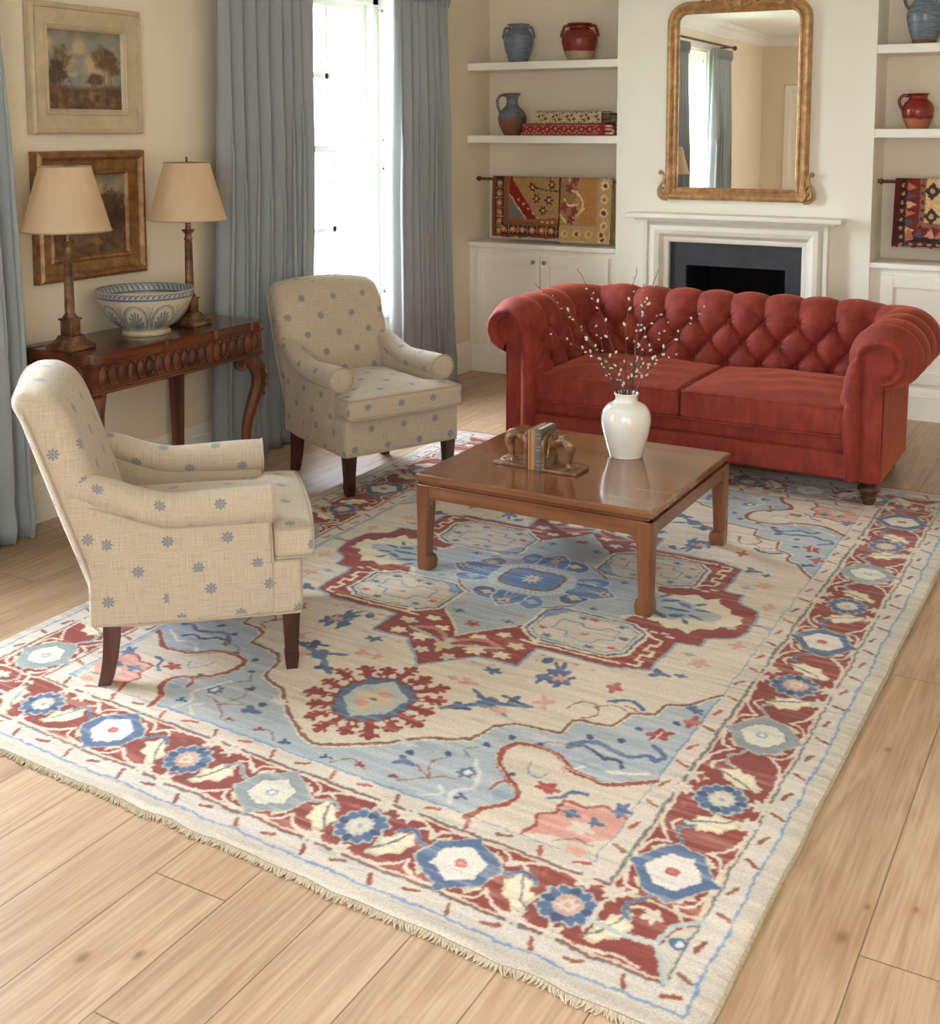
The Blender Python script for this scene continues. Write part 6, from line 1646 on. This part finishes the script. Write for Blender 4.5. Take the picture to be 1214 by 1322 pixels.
bj = [(.056, .0), (.060, .004), (.066, .02), (.084, .08), (.097, .14), (.095, .18), (.075, .222), (.055, .245), (.046, .262), (.046, .29), (.056, .312), (.062, .318)]
pot('handled_jug', -1.085, 7.0, 2.076, bj, M['blue_jug_right'], 'tall blue-grey glazed jug with brown foot on the upper right shelf', [([(-.044, .295), (-.082, .300), (-.108, .270), (-.104, .225), (-.082, .19)], .009)], 'jug', 8)

# ------------------------------------------------------------ draped and folded rugs
def old_rug(kind, W, H, seed):
    res = .0042; P = Paint(W, H, res, (110, 52, 36)); rng = np.random.default_rng(seed)
    if kind == 0:      # dark border, ochre field with red band and blue corner (v down from the top)
        P.rect(0, 0, W, H, (112, 66, 44)); P.rect(.025, 0, W, H - .025, (48, 34, 30)); P.rect(.085, 0, W, H - .085, (126, 84, 54)); P.rect(.115, 0, W, H - .115, (150, 92, 58)); P.rect(.13, 0, W, H - .13, (168, 132, 80))
        P.poly([(.13, 0), (.155, 0), (.33, .25), (W, .25), (W, H - .13), (.13, H - .13)], (140, 28, 26)); P.poly([(.13, .10), (.25, H - .13), (.13, H - .13)], (112, 112, 108)); P.line([(.13, .10), (.25, H - .13)], .008, (206, 178, 126))
        for k in range(8): P.ell(.20 + k * .035, .13 + k * .03 if k < 5 else .275, .010, .007, (210, 170, 110), lobes=4, lamp=.3)
        for k in range(7): P.ell(.055, .03 + k * .062, .022, .024, (176, 104, 72), lobes=8, lamp=.12); P.ell(.055, .03 + k * .062, .010, .010, (206, 160, 110)); P.line([(.03, .06 + k * .062), (.08, .06 + k * .062)], .006, (186, 150, 110))
        for k in range(8): P.ell(.09 + k * .07, H - .055, .026, .021, (176, 104, 72), lobes=8, lamp=.12); P.ell(.09 + k * .07, H - .055, .011, .010, (216, 176, 120)); P.line([(.125 + k * .07, H - .08), (.125 + k * .07, H - .03)], .006, (186, 150, 110))
        for x, y in ((.42, .13), (.30, .05), (.38, .2), (.44, .03), (.33, .12)): P.ell(x, y, .024, .026, (96, 44, 36), lobes=6, lamp=.35); P.ell(x, y, .010, .010, (206, 172, 116))
        P.line([(.32, .055), (.48, .075)], .006, (60, 44, 36)); P.rect(0, H - .018, W, H, (120, 34, 30)); P.rect(0, H - .006, W, H, (196, 172, 130))
    elif kind == 1:    # faded ochre with cream scrolls
        P.rect(0, 0, W, H, (186, 150, 102)); P.rect(.0, 0, W - .10, H - .11, (176, 134, 84)); P.poly([(.14, 0), (.24, 0), (.24, H - .12), (.14, H - .12)], (182, 124, 70))
        P.poly([(0, 0), (.12, 0), (.12, .10), (.08, .14), (.14, .22), (.07, .27), (0, .2)], (156, 116, 74))
        for pts in ([(.06, 0), (.07, .06), (.12, .08), (.16, .15), (.14, .2)], [(.0, .22), (.05, .27), (.10, .24), (.17, .18)], [(.03, .12), (.06, .16), (.12, .15)]): P.line([(p.x, p.y) for p in smoothpath([(a, b, 0) for a, b in pts], 6)], .012, (220, 196, 150))
        for x, y in ((.06, .05), (.08, .25), (.03, .17), (.10, .0), (.10, .2)): P.ell(x, y, .022, .030, (140, 56, 62), lobes=5, lamp=.3)
        for k in range(5): P.ell(W - .05, .03 + k * .085, .026, .03, (222, 198, 152), lobes=7, lamp=.15); P.ell(W - .05, .03 + k * .085, .014, .015, (140, 50, 52) if k % 2 == 0 else (176, 120, 80))
        for k in range(5): P.ell(.04 + k * .085, H - .055, .028, .026, (214, 180, 126), lobes=7, lamp=.15); P.ell(.04 + k * .085, H - .055, .013, .015, (140, 50, 52) if k % 2 else (188, 128, 80))
        P.line([(0, H - .115), (W - .1, H - .115), (W - .1, 0)], .006, (140, 132, 112)); P.rect(0, H - .008, W, H, (206, 188, 150))
    elif kind == 2:    # dark red tribal with cream field
        P.rect(0, 0, W, H, (92, 30, 26)); P.rect(.03, 0, W, H - .03, (52, 34, 32)); P.rect(.06, 0, W, H - .055, (120, 34, 30)); P.rect(.135, 0, W, H - .115, (140, 92, 66)); P.rect(.165, 0, W, H - .14, (212, 172, 116))
        for k in range(9): c = [(176, 112, 80), (70, 84, 96), (206, 170, 120)][k % 3]; P.poly([(.07, .01 + k * .048), (.12, .03 + k * .048), (.07, .05 + k * .048)], c); P.ell(.045, .02 + k * .048, .008, .012, (170, 140, 110)); P.ell(.15, .02 + k * .046, .008, .010, (60, 50, 50))
        for k in range(12): c = [(176, 112, 80), (70, 84, 96), (206, 150, 130)][k % 3]; P.poly([(.06 + k * .055, H - .06), (.09 + k * .055, H - .11), (.115 + k * .055, H - .06)], c); P.ell(.05 + k * .05, H - .02, .014, .006, (170, 140, 110))
        for k in range(8): x = .2 + (k % 4) * .13; y = .05 + (k // 4) * .14; P.poly([(x - .04, y), (x, y - .05), (x + .04, y), (x, y + .05)], (92, 34, 30) if k % 2 else (60, 52, 56)); P.ell(x, y, .014, .014, (196, 150, 100)); P.line([(x + .04, y), (x + .09, y + .06)], .006, (60, 44, 40))
        P.rect(0, H - .006, W, H, (196, 172, 130))
    elif kind == 3:    # cream paisley textile
        P.rect(0, 0, W, H, (188, 164, 124))
        for k in range(int(W / .05)):
            for j in range(int(H / .05)): x, y = .025 + k * .05, .025 + j * .05; P.ell(x, y, .022, .016, (96, 72, 58), lobes=2, lamp=.3, rot=.6 + (k + j) % 2); P.ell(x, y, .016, .011, (206, 184, 144), rot=.6); P.ell(x, y, .006, .005, (110, 80, 70))
        for j in range(int(H / .16) + 1): P.rect(0, j * .16, W, j * .16 + .012, (104, 80, 62))
    else:              # madder red patterned textile
        P.rect(0, 0, W, H, (142, 44, 44))
        for k in range(int(W / .06)):
            for j in range(int(H / .05)): x, y = .03 + k * .06, .025 + j * .05; P.ell(x, y, .020, .016, (180, 112, 96), lobes=4, lamp=.3); P.ell(x, y, .009, .008, (112, 30, 34)); P.ell(x + .03, y + .025, .006, .006, (200, 160, 120))
        for j in range(int(H / .16) + 1): P.rect(0, j * .16, W, j * .16 + .008, (206, 160, 120))
    a = warp_raster(P.a, rng, res, ((.03, .004), (.01, .002))); ny, nx = a.shape[:2]
    n = vnoise((ny, nx), (80, 80), rng, 2)[..., None]; return np.clip(a * (.84 + .32 * n), 0, 255)
def drape(x0, x1, zt, zb, yf, kind, seed, label, backlen=.36, skew=0.0):
    """rug hung over the rail: front fall, over the bar, back fall"""
    W = x1 - x0; r_ = .016; Hf = zt - zb; img = old_rug(kind, W, Hf, seed); ny, nx = img.shape[:2]
    r = empty('draped_rug', ((x0 + x1) / 2, yf, zt), label=label, cat='rug', group='old rugs hung over the alcove rails')
    rng = np.random.default_rng(seed); wob = (vnoise((ny, nx), (3, 5), rng) - .5)
    X = np.linspace(-W / 2, W / 2, nx)[None, :] * np.ones((ny, 1)); t = np.linspace(0, 1, ny)[:, None]
    Zf = -t * Hf * np.ones((1, nx)); Yf = -r_ - .012 * t + wob * .010 * t; X = X + skew * t
    nr = 12; ar = np.linspace(PI, 0, nr)[:-1]
    rows_c = [img[0]] * (nr - 1); top = [np.stack([X[0], np.full(nx, r_ * math.cos(q)), np.full(nx, r_ * math.sin(q))], 1) for q in np.linspace(0, PI, nr)[:-1]]
    nb_ = 30; back = [np.stack([X[0], np.full(nx, r_ + .004 * k / nb_), np.full(nx, -backlen * (1 - k / nb_))], 1) for k in range(nb_)]
    co = np.array(back + top + [np.stack([X[i], Yf[i], Zf[i]], 1) for i in range(ny)]); col_ = np.array([img[min(ny - 1, int((nb_ - k) / nb_ * backlen / Hf * ny))] for k in range(nb_)] + rows_c + list(img))
    o = painted_grid('rug_sheet', col_, co, M['oldrug'], r); md = o.modifiers.new('thickness', 'SOLIDIFY'); md.thickness = .006; md.offset = 0
    fr = MB(); r5 = random.Random(seed)
    for k in range(int(W / .006)): x = -W / 2 + W * (k + .5) / int(W / .006) + skew; fr.tube([(x, -r_ - .012, -Hf), (x + r5.uniform(-.003, .003), -r_ - .013, -Hf - .012)], [.002, .001], 4, False)
    fr.build('fringe', M['fringe'], r, kind='stuff'); return r
def rail(x0, x1, y, z, label):
    r = empty('hanging_rail', ((x0 + x1) / 2, y, z), label=label, cat='rail'); L = (x1 - x0) / 2
    MB().tube([(-L, 0, 0), (L, 0, 0)], .0095, 12).build('bar', M['oldwood'], r)
    for s in (-1, 1): MB().lathe([(0, -.012), (.010, -.010), (.017, -.004), (.018, .004), (.012, .010), (.012, .02), (0, .02)], 18).xf(Matrix.Rotation(s * PI / 2, 4, 'Y') @ Matrix.Identity(4)).build('end_knob', M['oldwood'], r, loc=(s * (L - .012), 0, 0))
rail(-3.885, -2.86, 6.99, 1.288, 'dark wooden rail across the left alcove, carrying two old rugs')
rail(-1.295, -.30, 6.99, 1.322, 'dark wooden rail in the right alcove, carrying one old rug')
drape(-3.765, -3.275, 1.289, .905, 6.99, 0, 3, 'dark-bordered ochre and red rug hung at the left of the left alcove rail')
drape(-3.262, -2.905, 1.289, .893, 6.988, 1, 8, 'faded golden rug hung at the right of the left alcove rail', skew=-.010)
drape(-1.205, -.42, 1.323, .955, 6.99, 2, 21, 'dark red tribal rug with cream field hung on the right alcove rail', skew=-.008)
def folded(x0, x1, z, th, layers, depth, kind, seed, label, yc=7.02, roll=False):
    """textile folded back and forth in layers, seen from its long side"""
    r = empty('folded_textile', ((x0 + x1) / 2, yc, z), label=label, cat='textile', group='folded textiles on the left shelf')
    W = x1 - x0; t = th / layers; path = []; rng = random.Random(seed)
    for k in range(layers):
        zz = t * (k + .5); a, b = (-W / 2, W / 2) if k % 2 == 0 else (W / 2, -W / 2)
        a = a + (t / 2 if a < 0 else -t / 2) * (k > 0); b = b + (t / 2 if b < 0 else -t / 2) * (k < layers - 1)
        for q in np.linspace(0, 1, 24): path.append((a + (b - a) * q, zz + .0015 * math.sin(q * 9 + k)))
        if k < layers - 1:
            s = 1 if b > 0 else -1
            for q in np.linspace(-80, 80, 7): path.append((b + s * (t / 2 + rng.random() * .002) * math.cos(R(q)), zz + t / 2 + t / 2 * math.sin(R(q))))
    L = sum(math.dist(path[i], path[i + 1]) for i in range(len(path) - 1)); img = old_rug(kind, L, depth, seed); ny, nx = img.shape[:2]
    d = [0]
    for i in range(len(path) - 1): d.append(d[-1] + math.dist(path[i], path[i + 1]))
    s = np.linspace(0, d[-1], nx); px = np.interp(s, d, [p[0] for p in path]); pz = np.interp(s, d, [p[1] for p in path])
    Y = np.linspace(-depth / 2, depth / 2, ny); co = np.zeros((ny, nx, 3)); co[..., 0] = px; co[..., 2] = pz; co[..., 1] = Y[:, None]
    co[..., 0] *= (1 - .02 * np.abs(Y[:, None] / depth)); 
    o = painted_grid('folded_cloth', img, co, M['oldrug'], r); md = o.modifiers.new('thickness', 'SOLIDIFY'); md.thickness = t * .62; md.offset = 0
    # outer wrap that shows the pattern along the front fold
    Lw = th * 1.9 + depth * .5; im2 = old_rug(kind, W - .05, Lw, seed + 1); n2, m2 = im2.shape[:2]; prof = []
    for q in np.linspace(0, 1, n2):
        sdist = q * Lw
        if sdist < th * 1.35: a = PI * (sdist / (th * 1.35)); prof.append((-depth / 2 - .010 * math.sin(a) - .002, th / 2 - (th / 2) * math.cos(a) + 0))
        else: prof.append((-depth / 2 + (sdist - th * 1.35), th + .0025))
    co2 = np.zeros((n2, m2, 3)); co2[..., 0] = np.linspace(-W / 2 - .002, W / 2 - .055, m2)[None, :]; co2[..., 1] = np.array([p[0] for p in prof])[:, None]; co2[..., 2] = np.array([max(p[1], .0035) for p in prof])[:, None]
    o2 = painted_grid('outer_fold', im2, co2, M['oldrug'], r); md = o2.modifiers.new('thickness', 'SOLIDIFY'); md.thickness = .004; md.offset = 0
    return r
folded(-3.50, -2.875, 1.5775, .070, 3, .25, 4, 31, 'madder-red patterned textile, lower of the two folded on the left shelf')
folded(-3.41, -2.90, 1.651, .072, 3, .23, 3, 37, 'cream and brown patterned textile folded on top of the red one')
